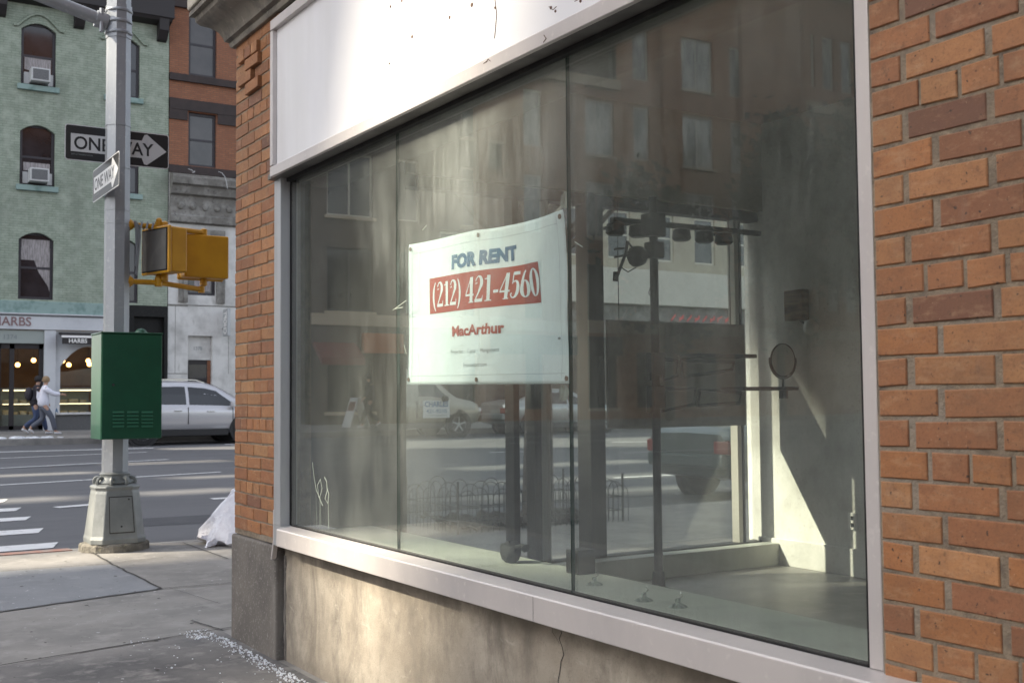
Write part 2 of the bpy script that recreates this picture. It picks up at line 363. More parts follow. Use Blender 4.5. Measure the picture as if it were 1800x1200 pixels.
M['frame_dk'] = pm('dark_sash', (.03, .026, .032), .5)
M['frame_lt'] = pm('light_sash', (.6, .56, .48), .6)
M['ac'] = pm('ac_white', (.5, .5, .5), .5); M['acg'] = pm('ac_grille', (.09, .09, .095), .6, var=[(60, (.2, .2, .2), .5, .6, (1, 1, 12))])
M['warmwall'] = pm('warm_interior', (.28, .19, .10), .8, var=[(1.5, (.16, .11, .06), .4, .7)])
M['bulb'] = pm('lit_globe', (1, .6, .25), .4, emit=((1, .5, .13), 5))
M['caselight'] = pm('case_tube', (1, .9, .6), .4, emit=((1, .83, .5), 1.0))
M['cake'] = pm('cakes', (.55, .42, .22), .7, var=[(12, (.7, .62, .45), .45, .6), (20, (.25, .12, .06), .6, .7)])
M['beigewall'] = pm('beige_masonry', (.44, .39, .30), .85, var=[(1.2, (.36, .31, .24), .4, .7)], bump=(20, .2))
M['whiteband'] = pm('white_panel', (.62, .58, .5), .6, var=[(.6, (.55, .51, .44), .4, .7)])
M['awnred'] = pm('red_canvas', (.16, .025, .022), .85, var=[(4, (.12, .018, .016), .4, .7)])
M['orange'] = pm('orange_sign', (.45, .12, .03), .6)
M['redletters'] = pm('red_neon', (.45, .06, .06), .5, emit=((1, .12, .12), .12))
M['brownwall'] = pm('brown_masonry', (.13, .10, .08), .85, var=[(1.5, (.09, .07, .055), .4, .7), (8, (.17, .14, .11), .55, .75)], bump=(20, .2))
M['westbrick'] = brickmat('west_brick', (.48, .25, .13), (.42, .20, .10), (.26, .16, .10), .22, .075, .01, .85, .4, var=(1.2, (.28, .13, .07), .45, .75))
M['weststone'] = pm('west_stone', (.5, .42, .3), .8)
M['litpane'] = pm('painted_lit_pane', (.66, .67, .6), .15, var=[(2.5, (.2, .21, .2), .4, .62, (1, 1, .35))], spec=.6)  # lit look of the upper windows put into a pale pane colour
M['roof'] = pm('roof_tar', (.05, .05, .052), .9)
M['leaf'] = pm('leaves', (.035, .045, .025), .8, var=[(3, (.07, .075, .04), .45, .7)])
# people, cars
M['silver'] = pm('silver_paint_car', (.50, .495, .515), .3, .4, coat=.8)
M['tan'] = pm('van_paint', (.34, .31, .26), .35, .3, coat=.5)
M['greycar'] = pm('grey_car_paint', (.36, .38, .38), .3, .5, coat=.7)
M['tealcar'] = pm('dark_teal_paint', (.05, .075, .08), .3, .4, coat=.7)
M['tyre'] = pm('rubber', (.016, .016, .017), .85); M['rim'] = pm('alloy', (.42, .42, .43), .3, .8)
M['carglass'] = pm('car_glass', (.02, .021, .023), .05, spec=.8); M['trim'] = pm('black_trim', (.015, .015, .016), .6)
M['chrome'] = pm('chrome', (.7, .7, .7), .15, 1); M['tail'] = pm('tail_lamp', (.16, .012, .012), .3); M['head'] = pm('head_lamp', (.7, .7, .7), .1)
M['skin'] = pm('skin', (.42, .25, .18), .6); M['hair'] = pm('tan_hair', (.28, .19, .11), .8); M['hairdark'] = pm('dark_cap', (.015, .013, .015), .8)
M['jacket'] = pm('white_jacket', (.72, .72, .8), .8, bump=(25, .4, .02)); M['jeans'] = pm('grey_jeans', (.10, .11, .14), .85, bump=(40, .3)); M['jeansb'] = pm('blue_jeans', (.045, .065, .13), .85)
M['darkcoat'] = pm('dark_coat', (.03, .026, .035), .8); M['shoe'] = pm('white_shoe', (.6, .6, .62), .6)

# ------------------------------------------------------------------ text
def text_mesh(body, size=1., offset=0., sx=1., extrude=.002, shear=0., font=None):
    """flat text in x,y as (verts, faces), left/bottom at the origin, plus width and height"""
    cu = bpy.data.curves.new('lettering', 'FONT'); cu.body = body; cu.size = size; cu.offset = offset; cu.extrude = extrude; cu.shear = shear
    cu.resolution_u = 4; ob = bpy.data.objects.new('lettering', cu); COL.objects.link(ob)
    bpy.context.view_layer.update(); dg = bpy.context.evaluated_depsgraph_get()
    me = bpy.data.meshes.new_from_object(ob.evaluated_get(dg)); vs = [v.co.copy() for v in me.vertices]; fs = [tuple(p.vertices) for p in me.polygons]
    bpy.data.objects.remove(ob); bpy.data.curves.remove(cu); bpy.data.meshes.remove(me)
    x0 = min(v.x for v in vs); y0 = min(v.y for v in vs)
    vs = [Vector(((v.x-x0)*sx, v.y-y0, v.z)) for v in vs]
    return vs, fs, max(v.x for v in vs), max(v.y for v in vs)
def letters(name, body, mat, fit, place, parent=None, offset=0., extrude=.002, shear=0.):
    """fit = (width, height) in metres; place(u, v, d) -> world point"""
    vs, fs, wd, ht = text_mesh(body, 1, offset, 1, extrude, shear)
    b = MB(); b.add([place(v.x/wd*fit[0], v.y/ht*fit[1], v.z) for v in vs], fs)
    return b.build(name, mat, parent)
def ribbon(path):
    """variable-width stroke -> polygon quads in 2D; path = [(x, y, w)]"""
    vs = []; n = len(path)
    for i, (x, y, wd) in enumerate(path):
        a = Vector(path[max(i-1, 0)][:2]); b = Vector(path[min(i+1, n-1)][:2]); d = (b-a)
        d = d.normalized() if d.length else Vector((1, 0)); nn = Vector((-d.y, d.x))*wd/2
        vs += [(x+nn.x, y+nn.y), (x-nn.x, y-nn.y)]
    return vs, [(2*i, 2*i+1, 2*i+3, 2*i+2) for i in range(n-1)]
def arc(cx, cy, rx, ry, a0, a1, wf, n=18):
    out = []
    for i in range(n+1):
        t = R(a0+(a1-a0)*i/n); out.append((cx+rx*math.cos(t), cy+ry*math.sin(t), wf(t)))
    return out
TH, TN = .155, .035
def thick(t): return TN + (TH-TN)*abs(math.cos(t))**1.3
def glyph(c):
    """bold condensed serif numerals, cap height 1"""
    g = []
    if c == '0': g = [arc(.235, .5, .165, .48, 0, 360, thick, 36)]; wd = .47
    elif c == '1': g = [[(.25, .02, TH), (.25, .98, TH)], [(.08, .02, .04), (.42, .02, .04)], [(.27, .96, .05), (.18, .86, .05), (.06, .84, .03)]]; wd = .44
    elif c == '2': g = [arc(.22, .74, .15, .24, 165, -45, lambda t: .05+.10*max(0, math.cos(t)), 16) + [(.22, .36, .07), (.08, .12, .05), (.05, .06, .05)], [(.03, .06, .12), (.41, .06, .12)], [(.40, .02, .05), (.43, .24, .025)], [(.10, .74, .11), (.11, .70, .10)]]; wd = .46
    elif c == '4': g = [[(.32, .02, TH), (.32, .98, TH)], [(.29, .96, .04), (.03, .34, .04)], [(.01, .30, .07), (.46, .30, .07)], [(.18, .02, .04), (.45, .02, .04)]]; wd = .48
    elif c == '5': g = [[(.10, .93, .12), (.42, .93, .12)], [(.10, .96, .04), (.08, .55, .04)], arc(.19, .34, .17, .31, 118, -150, lambda t: .045+.105*max(0, math.cos(t)), 20), [(.05, .18, .10), (.10, .16, .10)]]; wd = .46
    elif c == '6': g = [arc(.24, .32, .155, .30, 0, 360, thick, 28), arc(.36, .32, .28, .66, 172, 100, lambda t: .05+.09*abs(math.cos(t)), 12)]; wd = .48
    elif c == '(': g = [arc(.34, .42, .26, .64, 115, 245, lambda t: .02+.09*abs(math.cos(t))**2, 16)]; wd = .30
    elif c == ')': g = [arc(-.06, .42, .26, .64, 65, -65, lambda t: .02+.09*abs(math.cos(t))**2, 16)]; wd = .30
    elif c == '-': g = [[(.05, .34, .11), (.28, .34, .11)]]; wd = .33
    else: return [], .24
    return [ribbon(p) for p in g], wd

# ------------------------------------------------------------------ ground
def sheet(name, mat, poly_rows):
    b = MB(); n = len(poly_rows[0])
    b.add([p for r in poly_rows for p in r], [(i*n+j, i*n+j+1, (i+1)*n+j+1, (i+1)*n+j) for i in range(len(poly_rows)-1) for j in range(n-1)])
    return struct(b.build(name, mat))
RZ = lambda y: -.14 + (min(max(y, CURB), FAR)-CURB)/(FAR-CURB)*.33
xs = [-160, -60, -11, -2, 8, 20, 60, 160]
sheet('ground', M['asphalt'], [[(-700, y, -.6), (700, y, -.6)] for y in (-700, 700)])
sheet('avenue_road', M['asphalt'], [[(x, y, RZ(y)) for x in xs] for y in (CURB, 14, 20, 26, FAR)])
sheet('side_street_road', M['asphalt'], [[(-11.2, y, z), (-6.5, y, z+.06), (-1.9, y, z)] for y, z in ((-60, -.14), (CURB, -.14))])
sheet('side_street_road', M['asphalt'], [[(-8.2, y, z), (-5, y, z+.06), (-1.9, y, z)] for y, z in ((FAR, .19), (120, .19))])
b = MB(); b.box(-1.75, 2.2, -60, 6.25, -.4, 0); b.box(-1.75, 70, 6.25, CURB-.15, -.4, 0); struct(b.build('sidewalk', M['walk']))
b = MB(); b.box(-1.9, -1.75, -60, CURB-.15, -.4, 0.004); b.box(-1.9, 70, CURB-.15, CURB, -.4, .004); struct(b.build('kerb', M['curb'], bevel=.02))
b = MB(); b.box(1.3, 2.05, CURB-.148, CURB+.003, -.1, .008); struct(b.build('kerb_paint', M['curb_red']))
b = MB(); b.prism([(FAR+.16, -.3), (FAR+.16, .362), (FACE+1, .48), (FACE+1, -.3)], -1.75, 90, 'x'); b.prism([(FAR+.16, -.3), (FAR+.16, .362), (FACE+1, .48), (FACE+1, -.3)], -130, -8.35, 'x'); struct(b.build('far_sidewalk', M['walk']))
b = MB(); b.box(-1.75, 90, FAR, FAR+.16, -.3, .365); b.box(-130, -8.35, FAR, FAR+.16, -.3, .365); struct(b.build('far_kerb', M['curb'], bevel=.02))
b = MB(); b.box(-15, -11.35, -60, CURB, -.4, 0); b.box(-15, -11.2, CURB-4, CURB, -.4, 0.01); struct(b.build('opposite_sidewalk', M['walk']))
# slabs of other age laid flush in the pavement, and the joints between slabs
b = MB(); b.add([(-1.7, 1, .004), (2.04, 1, .004), (2.04, 6.38, .004), (1.55, 6.31, .004), (.86, 6.13, .004), (-.2, 5.9, .004), (-1.7, 5.6, .004)], [(0, 1, 2, 3, 4, 5, 6)]); struct(b.build('damp_pavement', M['walk_damp'] if 'walk_damp' in M else M['walk_dark']))
b = MB(); b.add([(-1.7, 7.55, .004), (1.06, 7.72, .004), (2.15, 8.02, .004), (2.15, 9.45, .004), (1.3, 9.55, .004), (-1.7, 9.5, .004)], [(0, 1, 2, 3, 4, 5)]); struct(b.build('patched_pavement', M['walk_patch']))
def joint(mb, pts, wd=.012):
    for (x0, y0), (x1, y1) in zip(pts, pts[1:]):
        d = Vector((x1-x0, y1-y0)).normalized()*wd/2; n = Vector((-d.y, d.x))
        mb.add([(x0+n.x, y0+n.y, .008), (x0-n.x, y0-n.y, .008), (x1-n.x, y1-n.y, .008), (x1+n.x, y1+n.y, .008)], [(0, 1, 2, 3)])
b = MB()
def wob(pts, k=14, a=.012):
    out = []
    for (x0, y0), (x1, y1) in zip(pts, pts[1:]):
        for i in range(k): t = i/k; out.append((x0+(x1-x0)*t+rnd.uniform(-a, a), y0+(y1-y0)*t+rnd.uniform(-a, a)))
    return out + [pts[-1]]
joint(b, wob([(-1.7, 5.6), (-.2, 5.9), (.86, 6.14), (2.13, 6.42)], 16, .005), .016)
joint(b, wob([(-1.7, 7.55), (1.06, 7.72), (2.15, 8.02), (2.75, 7.96), (3.6, 7.9), (9, 7.9)], 14, .008), .014)
joint(b, wob([(2.15, 8.02), (2.14, 9.5), (2.16, 10.55)], 16, .012), .018)
joint(b, wob([(1.3, 9.55), (2.15, 9.5), (2.6, 9.6)], 10, .012), .008)
joint(b, wob([(2.05, 6.35), (1.98, 6.75)], 6, .004), .012)
joint(b, wob([(2.2, 8.0), (2.3, 7.2)], 8, .004), .004)
joint(b, [(3.0, 9.2), (3.0, 10.5)], .012); joint(b, [(4.6, 6.3), (4.6, 10.5)], .012); joint(b, [(6.2, 6.3), (6.2, 10.5)], .012)
struct(b.build('pavement_joints', M['joint']))
# road markings
b = MB()
def mark(pts): b.add([(p[0], p[1], RZ(p[1])+.006) for p in pts], [tuple(range(len(pts)))])
def lane(pa, pb, wd):
    A, B = ong(*pa), ong(*pb); d = (B-A); d.z = 0; d.normalize(); A = A - d*0
    n = Vector((-d.y, d.x, 0))*wd/2; mark([A-n, B-n, B+n, A+n])
lane((-60, 856), (388, 829.5), .13); lane((-60, 826), (296, 807.5), .13); lane((-60, 808), (258, 794.5), .12); lane((-60, 796), (270, 787.5), .25)
lane((98, 892), (160, 887), .19); lane((372, 877), (470, 871), .19)
lane((395, 781), (440, 780), .22)
for k, (px, py, hw) in enumerate([(10, 880, .2), (33, 895, .19), (50, 911, .18), (72, 932.5, .2), (98, 958, .2)]):
    P = ong(px, py); mark([(P.x-3.1, P.y-hw-.12, 0), (P.x-.06, P.y-hw, 0), (P.x+.06, P.y+hw, 0), (P.x-3.1, P.y+hw-.1, 0)])
for q in ((540, 797, 700, 793), (1075, 777, 1240, 774.5), (1080, 840, 1180, 835), (860, 795, 960, 793), (1215, 812, 1235, 811)):
    lane(q[:2], q[2:], .15)
for yy in (29, 26, 21): mark([(-60, yy-.06, 0), (-12, yy-.06, 0), (-12, yy+.06, 0), (-60, yy+.06, 0)])
struct(b.build('road_markings', M['paint']))
# repaired strips of asphalt and a manhole
b = MB(); mark([(3.2, 13.1, 0), (12, 12.6, 0), (12, 13.4, 0), (3.3, 13.9, 0)]); mark([(1, 23.4, 0), (30, 23.2, 0), (30, 23.35, 0), (1, 23.55, 0)])
b.v = [(x, y, z-.003) for x, y, z in b.v]
M['tar'] = pm('tar_patch', (.045, .046, .052), .8, var=[(3, (.06, .06, .066), .4, .7)], bump=(90, .3, .006)); struct(b.build('road_patch', M['tar']))
# salt strewn at the wall's foot
b = MB()
for i in range(850):
    y = 4.2 + 2.25*rnd.random()**.8; d = abs(rnd.gauss(0, .04)) + .012*rnd.random()
    x = 2.03 - d - (.12 if y > 6.2 else 0)*rnd.random() - .03
    if rnd.random() < .06: x -= rnd.random()*.5
    s = rnd.choice((.0012, .0015, .002, .0025, .004)); b.box(x-s, x+s, y-s, y+s, .004, .004+s*1.4, None)
tag(b.build('rock_salt', M['salt']), 'white rock salt crumbs strewn along the foot of the concrete wall', 'rock salt', kind='stuff')
b = MB(); rg = random.Random(11)
for i in range(170):
    x, y = rg.uniform(-.6, 2.3), rg.uniform(4.3, 10.4)
    if x > 1.95 and y < 6.4: continue
    r_ = rg.choice((.004, .005, .006, .010, .014)); n_ = 6; b.add([(x+r_*rg.uniform(.6, 1.2)*math.cos(k*6.283/n_), y+r_*1.2*math.sin(k*6.283/n_), .0095) for k in range(n_)], [tuple(range(n_))])
tag(b.build('pavement_grit', M['joint']), 'dark grit and flattened gum scattered over the pavement', 'grit', kind='stuff')
b = MB()
for x, r in ((4.9, .20), (5.25, .12), (5.6, .14), (5.95, .06), (4.4, .25), (7.7, .16), (8.1, .1)):
    for k in range(5): b.ball((x+rnd.uniform(-r, r), FAR+.35+rnd.uniform(-.06, .08), .37), r*rnd.uniform(.4, .8), 8, (1.2, 1, .45))
tag(b.build('snow', M['snow'], smooth=60), 'lumps of dirty old snow lying along the far kerb', 'snow', kind='stuff')

# ------------------------------------------------------------------ corner shop building
WX = 2.07                                            # glass plane
PX_ = 2.045                                          # brick face
YC = 6.17                                            # street corner
YL, YR = 5.47, 1.735                                 # outer edges of the shop window frame
ZS, ZS0, ZSOF = .670, .586, 2.40                     # sill top, sill bottom, soffit
shop = thing('corner_shop_building', (WX, YC, 0), 'tan brick corner building with an empty glazed shop and a concrete base', 'building')
PAL = [lin(166, 111, 70), lin(172, 118, 76), lin(163, 106, 66), lin(156, 99, 62), lin(150, 94, 60), lin(140, 88, 60), lin(122, 78, 60), lin(112, 72, 57), lin(174, 124, 82), lin(164, 104, 60)]
WTS = [6, 4, 6, 6, 5, 3.5, 1.2, .7, 1.2, 4]
def tint():
    c = rnd.choices(PAL, WTS)[0]; k = rnd.uniform(.80, 1.0); g = sum(c)/3; return tuple((x*.93+g*.07)*k*m for x, m in zip(c, (1., 1.03, .92)))
def brick(mb, y0, y1, z0, z1, x=PX_, dep=.06, prot=0):
    j = lambda a: rnd.uniform(-a, a)
    mb.col = tint(); f = x - prot + j(.0012); e = .0025
    ys = (y0+j(.0022), y1+j(.0022)); zs = (z0+j(.0018), z1+j(.0018)); t = j(.0022)
    vs = [(x+dep, ys[0], zs[0]), (x+dep, ys[1], zs[0]), (x+dep, ys[1], zs[1]), (x+dep, ys[0], zs[1]),
          (f+e, ys[0], zs[0]+t), (f+e, ys[1], zs[0]-t), (f+e, ys[1], zs[1]-t), (f+e, ys[0], zs[1]+t),
          (f, ys[0]+e, zs[0]+e+t), (f, ys[1]-e, zs[0]+e-t), (f, ys[1]-e, zs[1]-e-t), (f, ys[0]+e, zs[1]-e+t)]
    fs = [(0, 1, 5, 4), (1, 2, 6, 5), (2, 3, 7, 6), (3, 0, 4, 7), (4, 5, 9, 8), (5, 6, 10, 9), (6, 7, 11, 10), (7, 4, 8, 11), (8, 9, 10, 11)]
    mb.add(vs, fs); mb.col = None
CO = .0672; MJ = .0095; BL = .2045
# right-hand wall: courses run from the frame towards the viewer (falling y)
b = MB(); zc = 1.245; Z0 = zc - 20*CO
for r in range(44):
    z0 = Z0 + r*CO; z1 = z0 + CO - MJ; k = (r - 20) % 6
    if z1 > 3.3: break
    y = YR - .006
    if k == 4: lens = [.135] + [.099]*12             # header course
    else: lens = [(.088 if r % 2 else .165)] + [BL]*5
    for L in lens:
        if y - L < .75: break
        brick(b, y-L+MJ/2, y-MJ/2, z0, z1); y -= L + (0 if k == 4 else MJ*.9)
b.build('brick_wall', M['brick'], shop)
b = MB(); b.box(PX_+.0045, PX_+.3, -8, YR-.004, .02, 3.32); b.build('mortar_bed', M['mortar'], shop)
# corner pier
b = MB(); r = 0; z = .60
while z < 3.26:
    z1 = z + CO - MJ; k = r % 5; prot = 0
    def row(lens):
        y = YC - .003
        for L in lens:
            y1 = y - L
            if y1 < YL+.006: y1 = YL + .006
            if y - y1 > .02:
                pr = .022 if 2.95 < z < 3.19 and 5.80 < (y+y1)/2 < 6.02 and rnd.random() < .8 else 0
                brick(b, y1+MJ/2, y-MJ/2, z, z1, prot=pr)
            y = y1
    if k == 3: row([.10]*9)
    elif k % 2: row([.10, .212, .212, .212])
    else: row([.212, .212, .212, .10])
    z += CO; r += 1
b.build('brick_pier', M['brick'], shop)
b = MB(); b.box(PX_+.0045, PX_+.17, YL+.003, YC-.005, .57, 3.3); b.build('pier_mortar', M['mortar'], shop)
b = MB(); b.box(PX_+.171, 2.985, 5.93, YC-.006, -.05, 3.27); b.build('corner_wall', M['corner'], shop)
b = MB(); b.box(PX_-.012, PX_+.17, YL+.025, YC+.012, -.1, .565)
b.build('pier_base', M['pierbase'], shop, bevel=.012)
b = MB(); b.prism([(YL+.012, .60), (YL+.046, .50), (YL+.030, .50), (YL-.002, .60), (YL-.002, .75), (YL+.012, .75)], PX_-.03, PX_-.004, 'x'); b.build('flashing_strip', M['alu'], shop, bevel=.003)
# concrete bulkhead and its cracks
b = MB(); b.box(WX+.01, WX+.3, -8, YL+.02, -.1, ZS0+.03); b.build('bulkhead', M['bulk'], shop); b = MB(); b.box(PX_+.02, 14, -45, -8.001, -.1, 4.4); b.build('rear_wing', M['redbrick'], shop)
b = MB(); pts = []
for i in range(15):
    q = [(985, 1100), (987, 1112), (983, 1122), (988, 1136), (991, 1150), (986, 1162), (984, 1180), (981, 1196), (983, 1215)]
pts = [onx(px, py, WX+.0085) for px, py in q]
for (a, c) in zip(pts, pts[1:]):
    wd = .0022; b.add([a+Vector((0, wd, 0)), a-Vector((0, wd, 0)), c-Vector((0, wd, 0)), c+Vector((0, wd, 0))], [(0, 1, 2, 3)])
pts = [onx(px, py, WX+.0085) for px, py in ((970, 1098), (972, 1112), (979, 1122), (983, 1130))]
for (a, c) in zip(pts, pts[1:]):
    wd = .0012; b.add([a+Vector((0, wd, 0)), a-Vector((0, wd, 0)), c-Vector((0, wd, 0)), c+Vector((0, wd, 0))], [(0, 1, 2, 3)])
b.build('crack', M['joint'], shop)
b = MB(); yy = YL+.005; pts = [(WX+.012, yy+rnd.uniform(-.006, .006), z*.04) for z in range(0, 14)]
b.tube(pts, [rnd.uniform(.007, .013) for _ in pts], 6); b.build('mortar_seam', M['pierbase'], shop, smooth=60)
# sill, frame and glass of the street window
win = thing('tmp', (0, 0, 0), 'x', 'x'); bpy.data.objects.remove(win); OFF.pop('tmp', None)
b = MB(); b.prism([(PX_-.065, ZS0), (PX_-.065, ZS-.004), (PX_-.06, ZS), (WX+.02, ZS+.010), (WX+.02, ZS0)], YR-.35, YL-.128, 'y')
sill = b.build('window_sill', M['alu'], shop, bevel=.003)
b = MB(); b.box(PX_-.0655, PX_-.066, 3.0495, 3.0505, ZS0+.002, ZS-.004); b.build('sill_joint', M['alu_dark'], sill)
b = MB(); b.box(PX_-.03, WX+.03, YL-.10, YL, ZS+.008, ZSOF+.03); b.box(PX_-.034, PX_-.03, YL-.10, YL-.06, ZS+.009, ZSOF)
b.box(PX_-.03, WX+.03, YL-.126, YL, ZS0-.01, ZS+.0075)
fr = b.build('window_frame', M['alu_grey'], shop, bevel=.003)
b = MB(); b.box(WX-.014, WX+.04, YR+.003, YR+.043, ZS+.008, 3.3); b.build('frame_post', M['alu'], fr, bevel=.003)
b = MB(); b.box(WX-.010, WX+.02, YL-.112, YL-.101, ZS+.012, ZSOF); b.box(WX-.010, WX+.02, YR+.0435, YR+.050, ZS+.012, ZSOF); b.box(WX-.010, WX+.02, YR+.05, YL-.112, ZS+.006, ZS+.0125); b.build('gasket', M['black'], fr)
b = MB(); b.box(WX-.09, WX+.3, YR+.049, YL-.0, ZSOF, ZSOF+.03); b.build('soffit', M['alu_dark'], fr, bevel=.002)
b = MB(); b.box(WX-.03, WX-.005, YR+.05, YL-.105, ZSOF-.018, ZSOF-.001); b.build('head_channel', M['black'], fr)
J1, J2 = onx(700, 600, WX).y, onx(1003, 600, WX).y
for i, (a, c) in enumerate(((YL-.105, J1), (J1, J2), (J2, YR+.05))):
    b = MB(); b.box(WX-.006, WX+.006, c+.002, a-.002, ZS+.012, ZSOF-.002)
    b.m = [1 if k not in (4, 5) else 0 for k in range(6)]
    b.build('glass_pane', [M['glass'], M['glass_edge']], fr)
# scratched tag, drips and old tape marks on the glass
M['scratch'] = pm('etched_paint', (.30, .34, .29), .8)
def gl(px, py): P = onx(px, py, WX-.0075); return P
b = MB()
for path, wd in (([(549, 812), (552, 838), (556, 862), (562, 874), (566, 858), (563, 842), (558, 852), (560, 872), (567, 888)], .006), ([(570, 838), (574, 846), (575, 862), (571, 876), (576, 884), (578, 868), (575, 858)], .007),
                 ([(562, 872), (562, 928)], .0022), ([(577, 880), (577.5, 930)], .003), ([(555, 868), (557, 926)], .0015), ([(563, 874), (564, 922)], .002)):
    b.tube([gl(*p) for p in path], wd/2, 5)
b.v = [(WX-.0072+(x-(WX-.0075))*.1, y, z) for x, y, z in b.v]
b.build('scratched_tag', M['scratch'], fr)
b = MB()
for path in ([(690, 545), (700, 538), (714, 528)], [(692, 543), (708, 540)], [(1010, 425), (1024, 434)], [(710, 606), (714, 622)], [(742, 405), (750, 396)]):
    b.tube([gl(*p) for p in path], .0013, 5)
b.v = [(WX-.0072+(x-(WX-.0075))*.1, y, z) for x, y, z in b.v]
each(b, 'tape_residue', M['scratch'], fr)
# cornice above the pier, turning the corner
prof = [(0, 3.275), (-.020, 3.275), (-.028, 3.29), (-.028, 3.305), (-.05, 3.315), (-.055, 3.335), (-.075, 3.37), (-.11, 3.40), (-.155, 3.42), (-.175, 3.44), (-.18, 3.47), (-.205, 3.475), (-.205, 3.50)]
b = MB(); n = len(prof); vs = []
for (dx, dy, p0) in ((1, 0, (PX_, -8)), (1, 1, (PX_, YC)), (0, 1, (14, YC))):
    for o, z in prof: vs.append((p0[0]+o*dx, p0[1]-o*dy, z))
b.add(vs, [(k*n+i, k*n+i+1, (k+1)*n+i+1, (k+1)*n+i) for k in range(2) for i in range(n-1)])
b.box(PX_-.19, 14, -8, YC+.19, 3.49, 3.51)
cor = b.build('cornice', M['moulding'], shop, smooth=35)
b = MB(); b.box(PX_-.215, PX_+.3, -8, YC+.215, 3.512, 4.4); b.box(PX_+.3, 14, YC-.1, YC+.215, 3.512, 4.4); b.build('fascia', M['beige'], shop, bevel=.01)
b = MB(); b.box(PX_, 14, -45, YC, 4.4, 22); b.build('upper_storeys', M['redbrick'], shop)
# interior
AVY = 6.02; IX = 5.84; FZ = .12; CZ = 3.25
b = MB(); b.box(WX+.3, 14, -8, AVY-.1, -.1, FZ); b.build('shop_floor', M['floor'], shop)
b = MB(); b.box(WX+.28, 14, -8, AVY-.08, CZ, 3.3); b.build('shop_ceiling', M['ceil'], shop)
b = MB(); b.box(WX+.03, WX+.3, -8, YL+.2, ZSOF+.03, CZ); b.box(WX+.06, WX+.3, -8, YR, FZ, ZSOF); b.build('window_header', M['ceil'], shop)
b = MB(); b.box(IX, IX+.2, 3.2, AVY+.1, FZ, CZ); b.box(IX, IX+.2, -2, 2.2, FZ, CZ); b.box(IX, IX+.2, 2.2, 3.2, 2.2, CZ); each(b, 'partition_wall', M['plaster'], shop)
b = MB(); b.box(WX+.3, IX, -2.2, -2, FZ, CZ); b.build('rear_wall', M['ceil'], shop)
b = MB(); b.box(IX-.02, IX, 3.2, AVY, FZ, .30); b.build('skirting', M['plaster'], shop, bevel=.004)
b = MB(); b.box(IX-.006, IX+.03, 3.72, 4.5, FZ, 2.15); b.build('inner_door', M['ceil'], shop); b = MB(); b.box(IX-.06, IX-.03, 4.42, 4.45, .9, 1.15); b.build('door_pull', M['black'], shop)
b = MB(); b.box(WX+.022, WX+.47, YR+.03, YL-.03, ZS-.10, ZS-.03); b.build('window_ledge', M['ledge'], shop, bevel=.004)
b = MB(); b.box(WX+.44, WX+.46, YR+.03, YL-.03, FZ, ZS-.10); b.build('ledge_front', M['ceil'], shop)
# avenue-side glazing
av = None
b = MB(); b.box(2.99, IX+.2, AVY-.1, AVY+.1, 2.62, CZ); b.box(2.99, IX+.2, AVY+.05, YC, 2.62, 3.27); av = b.build('avenue_header', M['beige'], shop)
b = MB(); b.box(2.99, IX+.2, AVY-.09, AVY+.09, -.05, .20); b.build('avenue_kick_plate', M['ceil'], shop)
xz = lambda px: ony(px, 800, AVY-.06).x
b = MB()
for px, wd in ((707, .05), (910, .042), (948, .05)): b.box(xz(px)-wd/2, xz(px)+wd/2, AVY-.05, AVY+.05, .2, 2.62)
b.box(xz(1062)-.07, xz(1062)+.02, AVY-.05, AVY+.05, .2, 2.62); b.box(xz(1038)-.02, xz(1038)+.02, AVY-.09, AVY+.05, FZ, 2.62); b.box(xz(1313)-.006, xz(1313)+.006, AVY-.03, AVY+.05, .2, 2.62)
b.box(2.99, IX, AVY-.05, AVY+.05, .20, .27); b.box(2.99, IX, AVY-.05, AVY+.05, 2.55, 2.62)
each(b, 'mullion', M['dgrey'], shop)
b = MB()
for px, hw in ((968, .012), (1052, .02), (1304, .018)): b.box(xz(px)-hw, xz(px)+hw, AVY-.04, AVY+.03, .2, 2.6)
each(b, 'light_post', M['post'], shop)
b = MB(); b.box(2.99, IX+.1, AVY+.055, AVY+.063, .25, 2.6); b.build('avenue_pane', M['glass2'], shop)

# blank sign over the window
sg = thing('blank_shop_sign', (WX-.09, YL, ZSOF), 'long blank white sign box in a metal frame over the shop window', 'sign')
SX = WX-.095; SY0, SY1 = YR+.049, onx(475, 200, SX-.01).y; SZ1 = onx(473, 43, SX).z
b = MB(); b.box(SX+.012, WX+.03, SY0, SY1-.03, ZSOF+.032, SZ1-.03); b.build('panel', M['signwhite'], sg)
b = MB()
b.prism([(SX-.012, ZSOF+.001), (SX-.012, ZSOF+.05), (SX, ZSOF+.055), (SX+.05, ZSOF+.055), (SX+.05, ZSOF+.001)], SY0, SY1, 'y')
b.prism([(SX-.012, SZ1-.05), (SX-.012, SZ1), (SX+.05, SZ1), (SX+.05, SZ1-.055)], SY0, SY1, 'y')
b.box(SX-.012, SX+.12, SY1-.035, SY1+.001, ZSOF+.056, SZ1-.056)
b.build('frame', M['alu'], sg, bevel=.003)
b = MB()
for px, py, r in ((686, 12, .006), (706, 2, .006), (724, 65, .008), (790, 31, .007), (829, 9, .009), (870, 14, .005), (684, 112, .005), (968, 14, .006), (976, 20, .005), (1020, 2, .006)):
    P = onx(px, py, SX+.0105); b.lathe([(r*.8, 0), (r, .003), (r*.3, .005)], (P.x-.001, P.y, P.z), 8, 'x')
each(b, 'screw_hole', M['screw'], sg)
b = MB()
